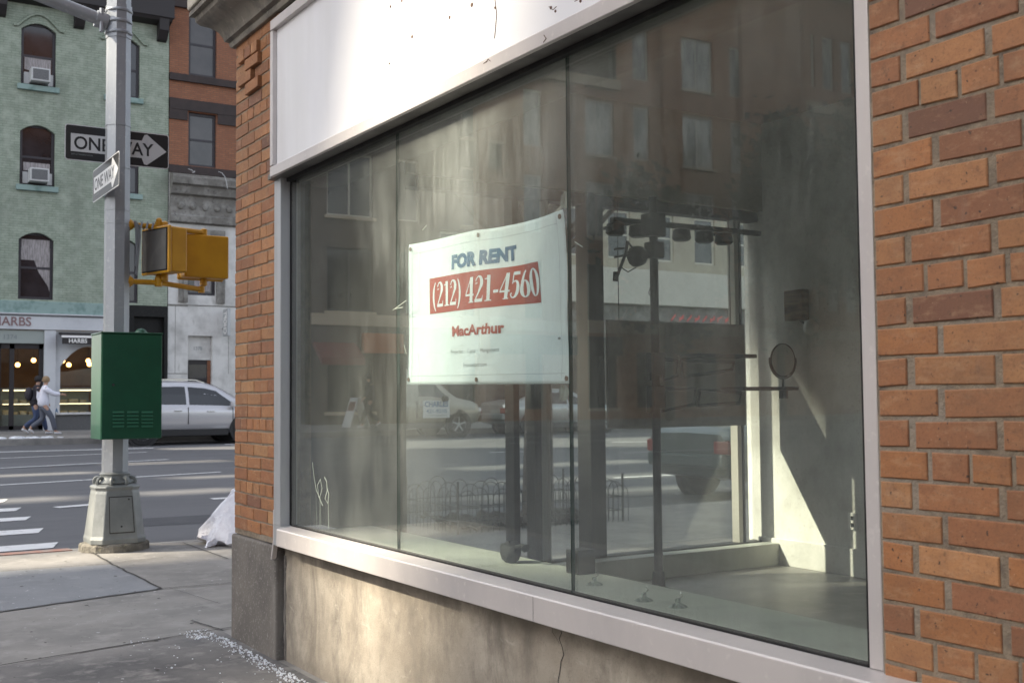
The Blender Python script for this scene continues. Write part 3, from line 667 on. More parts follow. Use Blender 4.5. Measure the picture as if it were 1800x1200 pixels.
for pts in ([(870, 0), (873, 25), (871, 50), (869, 68)], [(965, 12), (972, 18), (978, 12)], [(1010, 3), (1016, 0)], [(855, 110), (858, 104), (862, 108)], [(850, 112), (856, 108)], [(955, 75), (960, 68), (956, 62)]):
    b.tube([onx(px, py, SX+.011 if py < 90 and px < 950 else SX-.013) for px, py in pts], .0013, 4)
each(b, 'scratch', M['screw'], sg)

# ------------------------------------------------------------------ for-rent banner
BX = WX+.035
bn = thing('for_rent_banner', (BX, 3.53, 1.34), 'white vinyl for rent banner with a red phone number hung inside the glass', 'banner')
TL, TR, BL_, BR = (onx(718, 430, BX), onx(997, 369, BX), onx(715.5, 676, BX), onx(997, 674, BX))
def bpt(u, v, d=0):
    """u 0..1 left to right, v 0..1 bottom to top"""
    P = (BL_*(1-u)+BR*u)*(1-v) + (TL*(1-u)+TR*u)*v
    x = .006*math.sin(3.1*u*math.pi+.6*v) + .006*math.sin(7*(u+.55*v)) * (.4+.6*u) + .010*math.exp(-((u+v*.5-1.05)/.09)**2) - .006*math.exp(-((u-.55*v-.42)/.05)**2)
    top = -.004*math.sin(math.pi*min(1, u/.48))*(v**6) * (1 if u < .48 else 0) - .008*math.sin(math.pi*(u-.48)/.52)*(v**6)*(1 if u >= .48 else 0)
    side = .006*math.sin(v*math.pi*2.1)*((u**8) - (1-u)**8)
    return Vector((P.x + x - d, P.y + side, P.z + top))
b = MB(); nu, nv = 72, 40
b.add([bpt(i/nu, j/nv) for j in range(nv+1) for i in range(nu+1)], [(j*(nu+1)+i, j*(nu+1)+i+1, (j+1)*(nu+1)+i+1, (j+1)*(nu+1)+i) for j in range(nv) for i in range(nu)])
bo = b.build('sheet', M['banner'], bn, smooth=180); sm = bo.modifiers.new('thick', 'SOLIDIFY'); sm.thickness = .0008; sm.offset = 0
def uv_of(px, py):
    P = onx(px, py, BX); v = (P.z - BL_.z)/(TL.z - BL_.z); yl = BL_.y*(1-v)+TL.y*v; yr = BR.y*(1-v)+TR.y*v
    u = (P.y-yl)/(yr-yl); v = (P.z - (BL_.z*(1-u)+BR.z*u))/((TL.z*(1-u)+TR.z*u) - (BL_.z*(1-u)+BR.z*u)); return u, v
def bletters(name, body, mat, a, c, offset=0, parent=bn, sub=True, shear=0):
    vs, fs, wd, ht = text_mesh(body, 1, offset, 1, 0, shear); (u0, v0), (u1, v1) = uv_of(*a), uv_of(*c)
    bb = MB(); bb.add([bpt(u0+(u1-u0)*p.x/wd, v0+(v1-v0)*p.y/ht, .0022) for p in vs], fs); return bb.build(name, mat, parent)
b = MB(); (u0, v0), (u1, v1) = uv_of(754, 552), uv_of(944, 459); n1, n2 = 40, 8
vR0, vR1 = v0, v1; b.add([bpt(u0+(u1-u0)*i/n1, v0+(v1-v0)*j/n2, .0014) for j in range(n2+1) for i in range(n1+1)], [(j*(n1+1)+i, j*(n1+1)+i+1, (j+1)*(n1+1)+i+1, (j+1)*(n1+1)+i) for j in range(n2) for i in range(n1)])
b.build('red_panel', M['red'], bn)
bletters('heading', 'FOR RENT', M['blue'], (797, 474), (902.5, 428), .06)
bletters('name_line', 'MacArthur', M['red'], (797, 592), (888, 565), .035)
bletters('small_print', 'Properties  ·  Capital  ·  Mangement', M['ink'], (794, 624), (880, 610), -.004)
bletters('web_line', 'freemancpd.com', M['ink'], (818, 647), (860, 636), -.004)
b = MB(); x = 0; quads = []
for c in '(212) 421-4560':
    gs, wd = glyph(c); quads += [([(vx+x, vy) for vx, vy in vs], fs) for vs, fs in gs]; x += wd
W = x; (ua, _), (ub, _) = uv_of(760, 510), uv_of(943, 500)
va, vb = vR0+(vR1-vR0)*.17, vR0+(vR1-vR0)*.86
for k, (vs, fs) in enumerate(quads): b.add([bpt(ua+(ub-ua)*vx/W, va+(vb-va)*vy, .0024+.00001*k) for vx, vy in vs], fs)
b.build('phone_number', M['banner'], bn)
b = MB()
for (p0, p1) in (((.025, .06), (.975, .06)), ((.035, .93), (.965, .93)), ((.03, .03), (.03, .97)), ((.962, .03), (.962, .97))):
    for i in range(40):
        a = [p0[k]+(p1[k]-p0[k])*i/40 for k in (0, 1)]; c = [p0[k]+(p1[k]-p0[k])*(i+1)/40 for k in (0, 1)]
        du, dv = (0, .0022) if p0[1] == p1[1] else (.0012, 0)
        b.add([bpt(a[0]-du, a[1]-dv, .0012), bpt(c[0]-du, c[1]-dv, .0012), bpt(c[0]+du, c[1]+dv, .0012), bpt(a[0]+du, a[1]+dv, .0012)], [(0, 1, 2, 3)])
b.build('stitching', M['stitch'], bn)
for px, py in ((721.5, 438), (840, 411), (991, 375), (718.5, 667), (842, 668), (993.5, 666)):
    u, v = uv_of(px, py); P = bpt(min(max(u, .012), .988), min(max(v, .03), .965), .002); b = MB(); b.lathe([(.0085, 0), (.0085, .003), (.005, .004), (.004, .001)], (P.x-.003, P.y, P.z), 12, 'x'); b.build('grommet', M['screw'], bn)
b = MB(); u, v = uv_of(979, 594); P = bpt(u, v, .003); b.ball(P, .006, 8, (.4, 1.6, .7)); b.build('tear', M['ink'], bn)

# ------------------------------------------------------------------ things in the shop
def suction_cup(P, s=1):
    t = thing('suction_cup', P, '', 'suction cup', 'suction cups stuck on the glass by the banner'); b = MB(); b.lathe([(.028*s, 0), (.024*s, .004), (.008*s, .012), (.008*s, .022), (.003*s, .025)], P, 14, 'x'); b.build('cup', M['cup'], t, smooth=40)
    b = MB(); b.tube([Vector(P)+Vector((.018, 0, .0)), Vector(P)+Vector((.03, 0, -.02)), Vector(P)+Vector((.02, 0, -.03))], .002, 6); b.build('hook', M['chrome'], t); return t
M['cup'] = glassmat('clear_pvc', (.8, .85, .82), .5, 1, (.5, .53, .5), 10)
relabel(suction_cup(onx(993, 352, WX+.007)), 'clear suction cup on the glass above the banner top right corner')
relabel(suction_cup(onx(991, 690, WX+.007)), 'clear suction cup on the glass below the banner bottom right corner')
def ledge_cup(px, py, label):
    P = onz(px, py, ZS-.029); t = thing('suction_cup', P, label, 'suction cup', 'fallen suction cups on the ledge'); b = MB(); b.lathe([(.03, 0), (.026, .004), (.008, .012), (.008, .024), (.003, .027)], P, 14, 'z'); b.build('cup', M['cup'], t, smooth=40)
    b = MB(); b.tube([P+Vector((0, 0, .02)), P+Vector((.012, -.008, .035)), P+Vector((.0, -.012, .045))], .002, 6); b.build('hook', M['chrome'], t)
ledge_cup(1045, 1027, 'small clear suction cup lying on the inner window ledge, nearest the glass joint')
ledge_cup(1132, 1055, 'clear suction cup lying on the ledge below the display pole')
ledge_cup(1192, 1066, 'clear suction cup lying on the ledge right of the display pole')
# tension pole with mirror and shelves
PY = 5.42; pb = ony(1158, 1028, PY)
dp = thing('display_pole', (pb.x, PY, FZ), 'black floor pole with hinged arms, two trays and a round mirror inside the shop', 'display stand')
q = lambda px, py, y=PY: ony(px, py, y)
b = MB(); b.tube([(pb.x, PY, FZ), (pb.x, PY, 2.52)], .026, 12); b.build('pole', M['black'], dp, smooth=40)
b = MB(); b.lathe([(.10, 0), (.10, .012), (.04, .03), (.035, .12)], (pb.x, PY, FZ), 16); b.build('base', M['black'], dp, smooth=40)
b = MB(); zc_ = q(1152, 405).z; b.box(pb.x-.06, pb.x+.06, PY-.05, PY+.05, zc_-.04, zc_+.10); b.box(pb.x-.04, pb.x+.05, PY-.045, PY+.045, q(1152, 440).z-.05, q(1152, 440).z+.05)
for py in (640, 698): z = q(1155, py).z; b.box(pb.x-.045, pb.x+.045, PY-.04, PY+.04, z-.07, z+.07); b.box(pb.x-.06, pb.x-.045, PY-.02, PY+.02, z-.1, z-.05)
each(b, 'clamp', M['black'], dp, bevel=.006)
def armset(name, frames):
    b = MB()
    for fr_ in frames:
        pts = [q(*p) for p in fr_]; b.tube(pts+[pts[0]], .0115, 6)
    return b
armset('arm', [[(1165, 631), (1190, 633), (1190, 660), (1165, 668)], [(1197, 633), (1290, 636), (1287, 650), (1200, 662)]]).build('arm', M['black'], dp)
armset('arm', [[(1165, 683), (1222, 683), (1220, 711), (1165, 722)], [(1230, 685), (1302, 690), (1300, 708), (1226, 713)]]).build('arm', M['black'], dp)
for a, c in (((1212, 624), (1310, 628)), ((1285, 680), (1383, 686))):
    A, B = q(*a), q(*c); b = MB(); b.box(A.x, B.x, PY-.11, PY+.11, (A.z+B.z)/2-.012, (A.z+B.z)/2+.012); b.build('tray', M['black'], dp, bevel=.006)
mc = q(1376, 633); r = .108
b = MB(); b.tube([mc+Vector((r*math.cos(t*math.pi/16), 0, r*math.sin(t*math.pi/16))) for t in range(33)], .006, 6); b.build('mirror_ring', M['black'], dp, smooth=60)
b = MB(); b.lathe([(r*.97, -.004), (r*.97, .004)], mc, 32, 'y'); b.build('mirror', M['mirror'], dp)
b = MB(); b.tube([mc+Vector((1.12*r*math.cos(R(t)), 0, 1.12*r*math.sin(R(t)))) for t in range(172, 369, 14)], .006, 6); b.tube([mc+Vector((0, 0, -1.12*r)), q(1376, 684)], .008, 6); b.box(mc.x-.02, mc.x+.02, PY-.02, PY+.02, q(1376, 700).z, q(1376, 680).z)
b.build('mirror_yoke', M['black'], dp)
b = MB(); c0 = q(1122, 450); b.lathe([(.03, -.06), (.06, -.02), (.065, .03), (.03, .05)], c0, 12, 'y'); b.tube([c0, q(1150, 447)], .012, 6); b.tube([q(1103, 424), q(1100, 445), q(1083, 490)], .011, 6); b.tube([q(1083, 478), q(1082, 494)], .018, 8)
b.tube([q(1103, 424), q(1112, 436), c0], .006, 6); b.tube([q(1080, 438), q(1097, 436)], .007, 5); b.tube([q(1080, 452), q(1118, 446)], .007, 5); b.tube([q(1092, 470), q(1104, 478), q(1118, 470)], .004, 5)
b.build('task_lamp', M['black'], dp, smooth=50)
b = MB(); b.tube([q(1158, 460), q(1145, 500), q(1140, 515), q(1150, 530)], .003, 5); b.build('cable', M['black'], dp)
# track of spot lamps
tz = q(1200, 398, 5.6).z; tk = thing('track_light', (5.3, 5.6, tz), 'dark track rail with a row of round spot lamps under the shop ceiling', 'track light')
A, B = q(1075, 385, 5.6), q(1335, 408, 5.6)
b = MB(); b.box(A.x, B.x, 5.58, 5.62, tz-.015, tz+.015)
for t in (.15, .8): b.box(A.x+(B.x-A.x)*t-.015, A.x+(B.x-A.x)*t+.015, 5.62, AVY-.1, tz-.01, tz+.01)
b.build('rail', M['black'], tk)
for px in (1082, 1122, 1198, 1238, 1272):
    P = q(px, 412, 5.6); b = MB(); b.lathe([(.02, .05), (.055, .035), (.062, -.02), (.045, -.035)], (P.x, 5.6, tz-.06), 14); b.build('spot_lamp', M['black'], tk, smooth=40)
# ceiling conduits
b = MB(); P0, P1 = onz(1127, 307, CZ-.03), onz(1515, 205, CZ-.03)
cd = thing('ceiling_conduit', (P0.x, P0.y, CZ-.03), 'pair of thin conduits running along the dark shop ceiling', 'conduit')
for d in (0, .05): b.tube([P0+Vector((d, 0, 0)), P1+Vector((d, 0, 0))], .012, 6)
each(b, 'pipe', M['dgrey'], cd)
# dark board that hangs in the avenue window
A, B = ony(1066, 562, AVY-.12), ony(1306, 747, AVY-.12)
bd = thing('window_board', (A.x, AVY-.12, B.z), 'large dark board hung across the avenue window behind the pole', 'board'); b = MB(); b.box(A.x, B.x+.02, AVY-.13, AVY-.11, B.z, A.z); b.build('panel', M['board'], bd)
b = MB()
for x in (A.x+.1, B.x-.1): b.tube([(x, AVY-.12, A.z), (x, AVY-.12, 2.58)], .003, 5)
each(b, 'hanging_wire', M['black'], bd)
# wooden box and globe on the partition wall
P = onx(1407, 536, IX); wl = thing('wall_lamp', P, 'brown wooden block with a white globe lamp on the white wall', 'wall lamp')
A, B = onx(1390, 512, IX), onx(1423, 562, IX); b = MB(); b.box(IX-.07, IX, B.y, A.y, B.z, A.z); b.build('block', M['wood'], wl, bevel=.006)
P2 = onx(1426, 575, IX-.10); b = MB(); b.tube([(IX-.035, P.y-.03, B.z), P2+Vector((.02, .05, .01)), P2], .008, 6); b.build('stem', M['black'], wl); b = MB(); b.ball(P2, .055, 14); b.build('globe', M['lampwhite'], wl, smooth=60)
# low things on the shop floor and ledge
A = onz(1018, 985, FZ); bx = thing('small_black_box', (2.95, onx(1018, 965, 2.95).y, ZS-.03), 'small square black box standing behind the glass joint', 'box')
A, B = onx(994, 950, 2.44), onx(1016, 981, 2.44); b = MB(); b.box(2.44, 2.52, B.y, A.y, ZS-.029, ZS+.06); b.build('body', M['dgrey'], bx, bevel=.004)
b = MB(); b.box(2.437, 2.44, B.y+.008, A.y-.008, ZS-.02, ZS+.05); b.build('front_panel', M['black'], bx)
A = onz(898, 988, ZS-.03); rk = thing('crumpled_bag', (A.x, A.y, ZS-.03), 'crumpled dark bag slumped on the ledge left of a thin post', 'bag')
b = MB(); b.ball((A.x, A.y, ZS+.012), .045, 14, (.9, 1.1, .95)); b.v = [(x+rnd.uniform(-.005, .005), y+rnd.uniform(-.005, .005), max(ZS-.029, z+rnd.uniform(-.008, .008))) for x, y, z in b.v]; b.build('sack', M['sack'], rk, smooth=30)
b = MB(); b.tube([(A.x, A.y-.03, ZS+.03), (A.x+.01, A.y-.07, ZS+.045), (A.x+.01, A.y-.095, ZS+.035)], [.012, .007, .018], 8); b.build('tied_neck', M['sack'], rk, smooth=40)
A = onz(1125, 985, FZ); pl = thing('low_plinth', (4.9, AVY-.16, FZ), 'low pale plinth running along the floor below the avenue window', 'plinth')
A, B = onz(1070, 985, FZ), onz(1205, 1000, FZ); b = MB(); b.box(pb.x-.55, IX-.02, AVY-.22, AVY-.10, FZ, FZ+.15); b.build('box', M['ledge'], pl, bevel=.005)

P = onz(1377, 1139, ZS-.03); rs = thing('red_scrap', P, 'tiny red plastic scrap lying on the inner ledge near the right window post', 'scrap')
b = MB(); b.prism([(P.x-.012, P.y-.01), (P.x+.01, P.y-.008), (P.x+.014, P.y+.008), (P.x-.006, P.y+.012)], ZS-.029, ZS-.018, 'z'); b.build('piece', M['red'], rs)
b = MB(); P = onx(1500, 905, IX); b.box(IX-.012, IX, P.y-.035, P.y+.035, .42, .53); ot = thing('wall_socket', (IX, P.y, .42), 'white wall socket low on the inner wall by the door', 'socket'); b.build('plate', M['lampwhite'], ot, bevel=.004)
b = MB(); b.box(IX-.014, IX-.012, P.y-.012, P.y+.012, .485, .51); b.box(IX-.014, IX-.012, P.y-.012, P.y+.012, .44, .465); each(b, 'outlet', M['black'], ot)

# ------------------------------------------------------------------ corner pole and what hangs on it
PX, PYY = 2.375, 10.42
lp = thing('street_light_pole', (PX, PYY, 0), 'grey octagonal street light pole with an ornate tapered base at the corner kerb', 'street light')
b = MB(); b.prism([(PX+.28*math.cos(R(a))*(1 if abs(math.cos(R(a))) < .75 else 1.06), PYY+.27*math.sin(R(a))) for a in range(15, 375, 30)], -.02, .075, 'z'); b.build('plinth', M['plinth'], lp, bevel=.025, seg=3)
def octsq(hw, ch): return [(hw, -hw+ch), (hw, hw-ch), (hw-ch, hw), (-hw+ch, hw), (-hw, hw-ch), (-hw, -hw+ch), (-hw+ch, -hw), (hw-ch, -hw)]
def loft(mb, secs, c):
    vs = []; n = len(secs[0][1])
    for z, poly in secs: vs += [(c[0]+x, c[1]+y, z) for x, y in poly]
    k = len(secs); mb.add(vs, [(i*n+j, i*n+(j+1) % n, (i+1)*n+(j+1) % n, (i+1)*n+j) for i in range(k-1) for j in range(n)] + [tuple(range(n-1, -1, -1)), tuple(range((k-1)*n, k*n))])
b = MB(); loft(b, [(.07, octsq(.232, .085)), (.11, octsq(.234, .085)), (.14, octsq(.226, .085)), (.50, octsq(.186, .075)), (.53, octsq(.180, .075)), (.545, octsq(.190, .075)), (.56, octsq(.190, .075)), (.575, octsq(.16, .07)), (.585, octsq(.13, .055))], (PX, PYY))
b.build('base', M['polebase'], lp, bevel=.012, seg=3)
b = MB(); T = Matrix.Translation((PX, PYY, 0))
b.add([(PX-.085, PYY-.2275, .17), (PX+.115, PYY-.2275, .17), (PX+.10, PYY-.196, .47), (PX-.085, PYY-.196, .47), (PX-.085, PYY-.20, .17), (PX+.115, PYY-.20, .17), (PX+.10, PYY-.17, .47), (PX-.085, PYY-.17, .47)], [(0, 1, 2, 3), (4, 7, 6, 5), (0, 4, 5, 1), (1, 5, 6, 2), (2, 6, 7, 3), (3, 7, 4, 0)])
dr = b.build('access_door', M['polebase'], lp, bevel=.004)
b = MB(); b.add([(PX-.091, PYY-.2262, .163), (PX+.121, PYY-.2262, .163), (PX+.106, PYY-.1925, .477), (PX-.091, PYY-.1925, .477), (PX-.091, PYY-.20, .163), (PX+.121, PYY-.20, .163), (PX+.106, PYY-.17, .477), (PX-.091, PYY-.17, .477)], [(0, 1, 2, 3), (4, 7, 6, 5), (0, 4, 5, 1), (1, 5, 6, 2), (2, 6, 7, 3), (3, 7, 4, 0)]); b.build('door_gap', M['joint'], dr)
b = MB(); b.ball((PX+.075, PYY-.199, .45), .007, 8); b.ball((PX+.01, PYY-.222, .22), .008, 8); each(b, 'bolt', M['black'], dr)
b = MB()
for a in range(0, 360, 45):
    t = R(a+22.5); cx, cy = PX+.145*math.cos(t), PYY+.145*math.sin(t); d = Vector((math.cos(t), math.sin(t), 0))
    pts = [Vector((cx, cy, .60)) + d*(.030*math.cos(R(s))) + Vector((0, 0, .034*math.sin(R(s)))) for s in range(-100, 230, 30)]
    b.tube(pts, [.016]*len(pts), 6)
b.lathe([(.15, .575), (.165, .59), (.15, .605), (.125, .63), (.125, .655), (.132, .665), (.115, .68)], (PX, PYY, 0), 16); b.build('scroll_collar', M['polebase'], lp, smooth=50)
b = MB(); b.lathe([(.113, .66), (.105, 5.2), (.09, 9)], (PX, PYY, 0), 8); b.build('shaft', M['steel'], lp)
b = MB()
for z in (4.60, 4.70, 4.80): b.lathe([(.116, z-.014), (.120, z-.008), (.120, z+.008), (.116, z+.014)], (PX, PYY, 0), 16)
b.lathe([(.112, 4.55), (.114, 4.85)], (PX, PYY, 0), 8); each(b, 'clamp_band', M['steel'], lp, smooth=40)
b = MB(); b.tube([(PX-.13, PYY, 4.70), (PX-.22, PYY, 4.72), (PX-.8, PYY, 4.86), (PX-2.6, PYY, 5.22), (PX-3.6, PYY, 5.35)], [.05, .058, .056, .045, .04], 12); b.tube([(PX-.1, PYY, 4.69), (PX-.2, PYY, 4.71)], .075, 12)
b.tube([(PX-.16, PYY-.05, 4.79), (PX-.16, PYY-.05, 4.58)], .02, 8); b.build('mast_arm', M['steel'], lp, smooth=40)
b = MB()
for z in (3.76, 3.38, 3.0, 2.88, 2.42, 2.30): b.lathe([(.1125, z-.006), (.1125, z+.006)], (PX, PYY, 0), 8)
each(b, 'strap', M['steel'], lp)
# control cabinet
CYF = 9.93; A, B = ony(179, 584, CYF), ony(285, 770, CYF); CD = onx(159, 680, A.x).y - CYF
cb = thing('control_cabinet', ((A.x+B.x)/2, CYF+CD, B.z), 'dark green metal signal control cabinet strapped to the street light pole', 'cabinet')
CD = min(CD, .40)
b = MB(); b.box(A.x, B.x, CYF+.015, CYF+CD, B.z, A.z-.006); b.build('housing', M['green'], cb, bevel=.006)
b = MB(); b.box(A.x-.006, B.x+.006, CYF-.004, CYF+CD+.01, A.z-.006, A.z+.006); b.build('lid', M['green'], cb, bevel=.004)
b = MB(); b.box(A.x+.004, B.x-.004, CYF, CYF+.0145, B.z+.004, A.z-.012); dd = b.build('door', M['green'], cb, bevel=.005)
for (x0, y0, x1, y1) in [(203 + 25.5*c, 724+6.3*r_, 222+25.5*c, 727+6.3*r_) for c in range(3) for r_ in range(5)]:
    pass
b = MB()
for c in range(3):
    for r_ in range(5):
        P, Q = ony(198+25.3*c, 722.5+6.2*r_, CYF), ony(218+25.3*c, 725.5+6.2*r_, CYF); b.prism([(CYF, Q.z), (CYF-.010, Q.z), (CYF, P.z)], P.x, Q.x, 'x')
each(b, 'louvre', M['slot'], dd)
b = MB(); P = ony(199, 676, CYF); b.lathe([(.012, 0), (.011, -.004)], P, 12, 'y'); b.build('lock', M['chrome'], dd)
b = MB(); P, Q = ony(205, 602, CYF), ony(262, 616, CYF); b.box(P.x, Q.x, CYF-.0015, CYF+.002, Q.z, P.z); b.build('nameplate', M['green'], dd)
b = MB()
for row_, (py, s) in enumerate(((600, 'TRAFFIC'), (611, 'CONTROL'))):
    P, Q = ony(203, py+6, CYF), ony(255, py-1, CYF); vs, fs, wd, ht = text_mesh(s, 1, .01, 1, .0); b.add([(P.x+(Q.x-P.x)*v.x/wd, CYF-.003, P.z+(Q.z-P.z)*v.y/ht) for v in vs], fs)
b = MB(); P = ony(248, 583, CYF+.15); b.ball((P.x, CYF+.15, A.z+.004), .055, 14, (1, 1, .85)); b.lathe([(.075, 0), (.06, .012)], (P.x, CYF+.15, A.z+.004), 14); b.build('dome_cap', M['green'], cb, smooth=50)
# one way signs
def one_way(name, place, W_, H_, label):
    t = thing(name, place(W_/2, H_/2, 0), label, 'street sign', 'one way signs on the pole')
    def rr(w0, h0, r, d):
        out = []
        for cx, cy, a0 in ((w0[1]-r, h0[1]-r, 0), (w0[0]+r, h0[1]-r, 90), (w0[0]+r, h0[0]+r, 180), (w0[1]-r, h0[0]+r, 270)):
            out += [(cx+r*math.cos(R(a0+k*22.5)), cy+r*math.sin(R(a0+k*22.5))) for k in range(5)]
        return out
    def flat(mb, poly, d0, d1):
        n = len(poly); mb.add([place(x, y, d0) for x, y in poly]+[place(x, y, d1) for x, y in poly], [tuple(range(n)), tuple(range(2*n-1, n-1, -1))]+[(i, i+n, (i+1) % n+n, (i+1) % n) for i in range(n)])
    b = MB(); flat(b, rr((0, W_), (0, H_), .025, 0), -.004, 0); b.build('border', M['signface'], t)
    b = MB(); flat(b, rr((.008, W_-.008), (.008, H_-.008), .02, 0), -.002, .0012); b.build('plate', M['signblack'], t)
    b = MB(); hx = W_*.765; flat(b, [(W_*.055, H_*.25), (W_*.73, H_*.25), (hx-.01, H_*.08), (hx+.015, H_*.06), (W_*.975, H_*.5), (hx+.015, H_*.94), (hx-.01, H_*.92), (W_*.73, H_*.75), (W_*.055, H_*.75)], .0005, .0022); b.build('arrow', M['signface'], t)
    vs, fs, wd, ht = text_mesh('ONE WAY', 1, .018, 1, 0); b = MB()
    b.add([place(W_*.085+v.x/wd*W_*.76, H_*.315+v.y/ht*H_*.37, .0032) for v in vs], fs); b.build('lettering', M['signblack'], t)
    b = MB(); b.add([place(W_*.055+v.x*.0, H_*.18+v.y*.0, 0) for v in vs[:0]], []); 
    vs, fs, wd, ht = text_mesh('DEPT OF TRANSPORTATION', 1, 0, 1, 0); b.add([place(W_*.06+v.x/wd*W_*.2, H_*.15+v.y/ht*H_*.045, .0022) for v in vs], fs); b.build('imprint', M['ink'], t)
    return t
SYY = PYY+.125; A, B = ony(113.5, 280, SYY), ony(297, 237, SYY); H1 = ony(115, 217, SYY).z - A.z
one_way('one_way_sign', lambda u, v, d: Vector((A.x+u, SYY-d, A.z+v)), B.x-A.x, H1, 'long black one way sign behind the pole, its white arrow pointing right')
SXX = PX-.135
A2, B2 = onx(163, 357, SXX), onx(209, 330, SXX)
W2 = A2.y-B2.y; H2 = onx(165, 300, SXX).z - A2.z
one_way('one_way_sign', lambda u, v, d: Vector((SXX-d, A2.y-u, A2.z+v)), W2, H2, 'smaller looking one way sign seen edge on at the left side of the pole')
# pedestrian signals
def signal(name, C0, yaw, label, front):
    """local: face at x=0 facing -x, body towards +x; y across"""
    t = thing(name, C0, label, 'pedestrian signal', 'yellow pedestrian signals on the pole')
    T = Matrix.Translation(C0) @ Matrix.Rotation(yaw, 4, 'Z')
    hw, hh, dp_ = .225, .215, .20
    b = MB(); b.box(.0, .035, -hw, hw, -hh, hh, T); b.box(.035, dp_, -hw+.012, hw-.012, -hh+.012, hh-.012, T); b.build('housing', M['yellow'], t, bevel=.034, seg=4)
    b = MB(); b.box(-.004, .004, -hw+.022, hw-.022, -hh+.022, hh-.022, T); b.build('visor_edge', M['black'], t)
    b = MB(); b.box(-.007, -.003, -hw+.034, hw-.034, -hh+.034, hh-.034, T); b.build('lens', M['lens'], t)
    b = MB(); b.lathe([(.03, hh-.01), (.035, hh+.02), (.03, hh+.05), (.012, hh+.06)], (0, 0, 0), 12); b.lathe([(.03, -hh+.01), (.035, -hh-.02), (.035, -hh-.05), (.015, -hh-.06)], (0, 0, 0), 12)
    b.v = [tuple(T @ (Vector(v)+Vector((.10, 0, 0)))) for v in b.v]; each(b, 'knuckle', M['yellow'], t, smooth=40)
    return t
s1 = ony(272, 440, 10.36); signal('pedestrian_signal', Vector((s1.x, 10.36, s1.z)), R(17.5), 'yellow pedestrian signal with its dark screen facing the side street', True)
s2 = ony(358, 452, 10.62); c2 = Vector((s2.x, 10.62+.12, s2.z-.0)); signal('pedestrian_signal', c2, R(-87), 'yellow pedestrian signal showing its plain back, farther from the pole', False)
sb = thing('signal_bracket', (PX, PYY, 2.35), 'yellow pipe bracket carrying the two pedestrian signals off the pole', 'bracket')
zt, zb = ony(240, 396, PYY).z, ony(240, 495, PYY).z
b = MB()
for z, px in ((zt, 362), (zb, 358)):
    X1 = ony(px, 400, PYY+.1).x; z2 = z+(.0 if z == zt else -.03)
    b.tube([(PX+.09, PYY, z), (PX+.38, PYY+.0, z), (X1, PYY+.16, z2)], .024, 10); b.lathe([(.055, .09), (.055, .11), (.035, .14)], (PX, PYY, z), 12, 'x'); b.tube([(PX+.37, PYY, z-.035), (PX+.37, PYY, z+.045)], .036, 10); b.tube([(X1, PYY+.16, z2-.03), (X1, PYY+.16, z2+.03)], .032, 10); b.ball((PX+.37, PYY, z+.055), .03, 10)
each(b, 'pipe', M['yellow'], sb, smooth=40)
b = MB(); rr_ = random.Random(3)
for k in range(9): b.tube([(PX+.13+.02*rr_.random(), PYY-.06, zt+.03), (PX+.15+.05*rr_.random(), PYY-.06+.02*rr_.random(), zt-.12*rr_.random()), (PX+.14+.03*rr_.random(), PYY-.05, zt-.26-.2*rr_.random())], .005, 5)
for k in range(5): b.tube([(PX+.1+.05*k, PYY-.035, zt-.03), (PX+.11+.05*k, PYY-.03, zt+.03), (PX+.14+.05*k, PYY+.03, zt-.03)], .008, 5)
b.build('old_chain', M['steel'], sb)

# trash bag at the kerb
A = onz(384, 952, 0); tb = thing('trash_bag', (3.46, 10.25, 0), 'knotted white plastic trash bag at the kerb behind the brick pier', 'trash bag')
b = MB(); NB = 30; prof = [(.02, .0), (.33, .0), (.40, .05), (.39, .14), (.345, .25), (.27, .36), (.18, .46), (.09, .53), (.06, .57), (.10, .62)]
for r_, z in prof:
    for j in range(NB):
        t = 2*math.pi*j/NB; k = 1+.07*math.sin(5*t+z*9)+.05*math.sin(11*t+z*14)+.04*math.sin(8*t-z*17)
        b.v.append((3.50+r_*k*math.cos(t)*1.0+z*.16, 10.25+r_*k*math.sin(t), z+(.015*math.sin(9*t) if z > .02 else 0)))
n = len(prof)
for i in range(n-1):
    for j in range(NB): b.f.append((i*NB+j, i*NB+(j+1) % NB, (i+1)*NB+(j+1) % NB, (i+1)*NB+j))
b.f += [tuple(range(NB-1, -1, -1)), tuple(range((n-1)*NB, n*NB))]; b.m = [0]*len(b.f); b.c = [None]*len(b.f)
b.v = [(x+rnd.uniform(-.012, .012), y+rnd.uniform(-.012, .012), max(0, z+rnd.uniform(-.01, .01))) for x, y, z in b.v]; b.build('sack', M['bag'], tb, smooth=48)
b = MB(); b.prism([(3.17, .02), (3.08, -.0), (3.10, .05), (3.2, .1)], 10.05, 10.09, 'y'); b.tube([(3.38, 9.98, .12), (3.36, 9.93, .05), (3.42, 9.9, .01)], [.07, .05, .02], 8); b.build('loose_corner', M['bag'], tb, smooth=50)

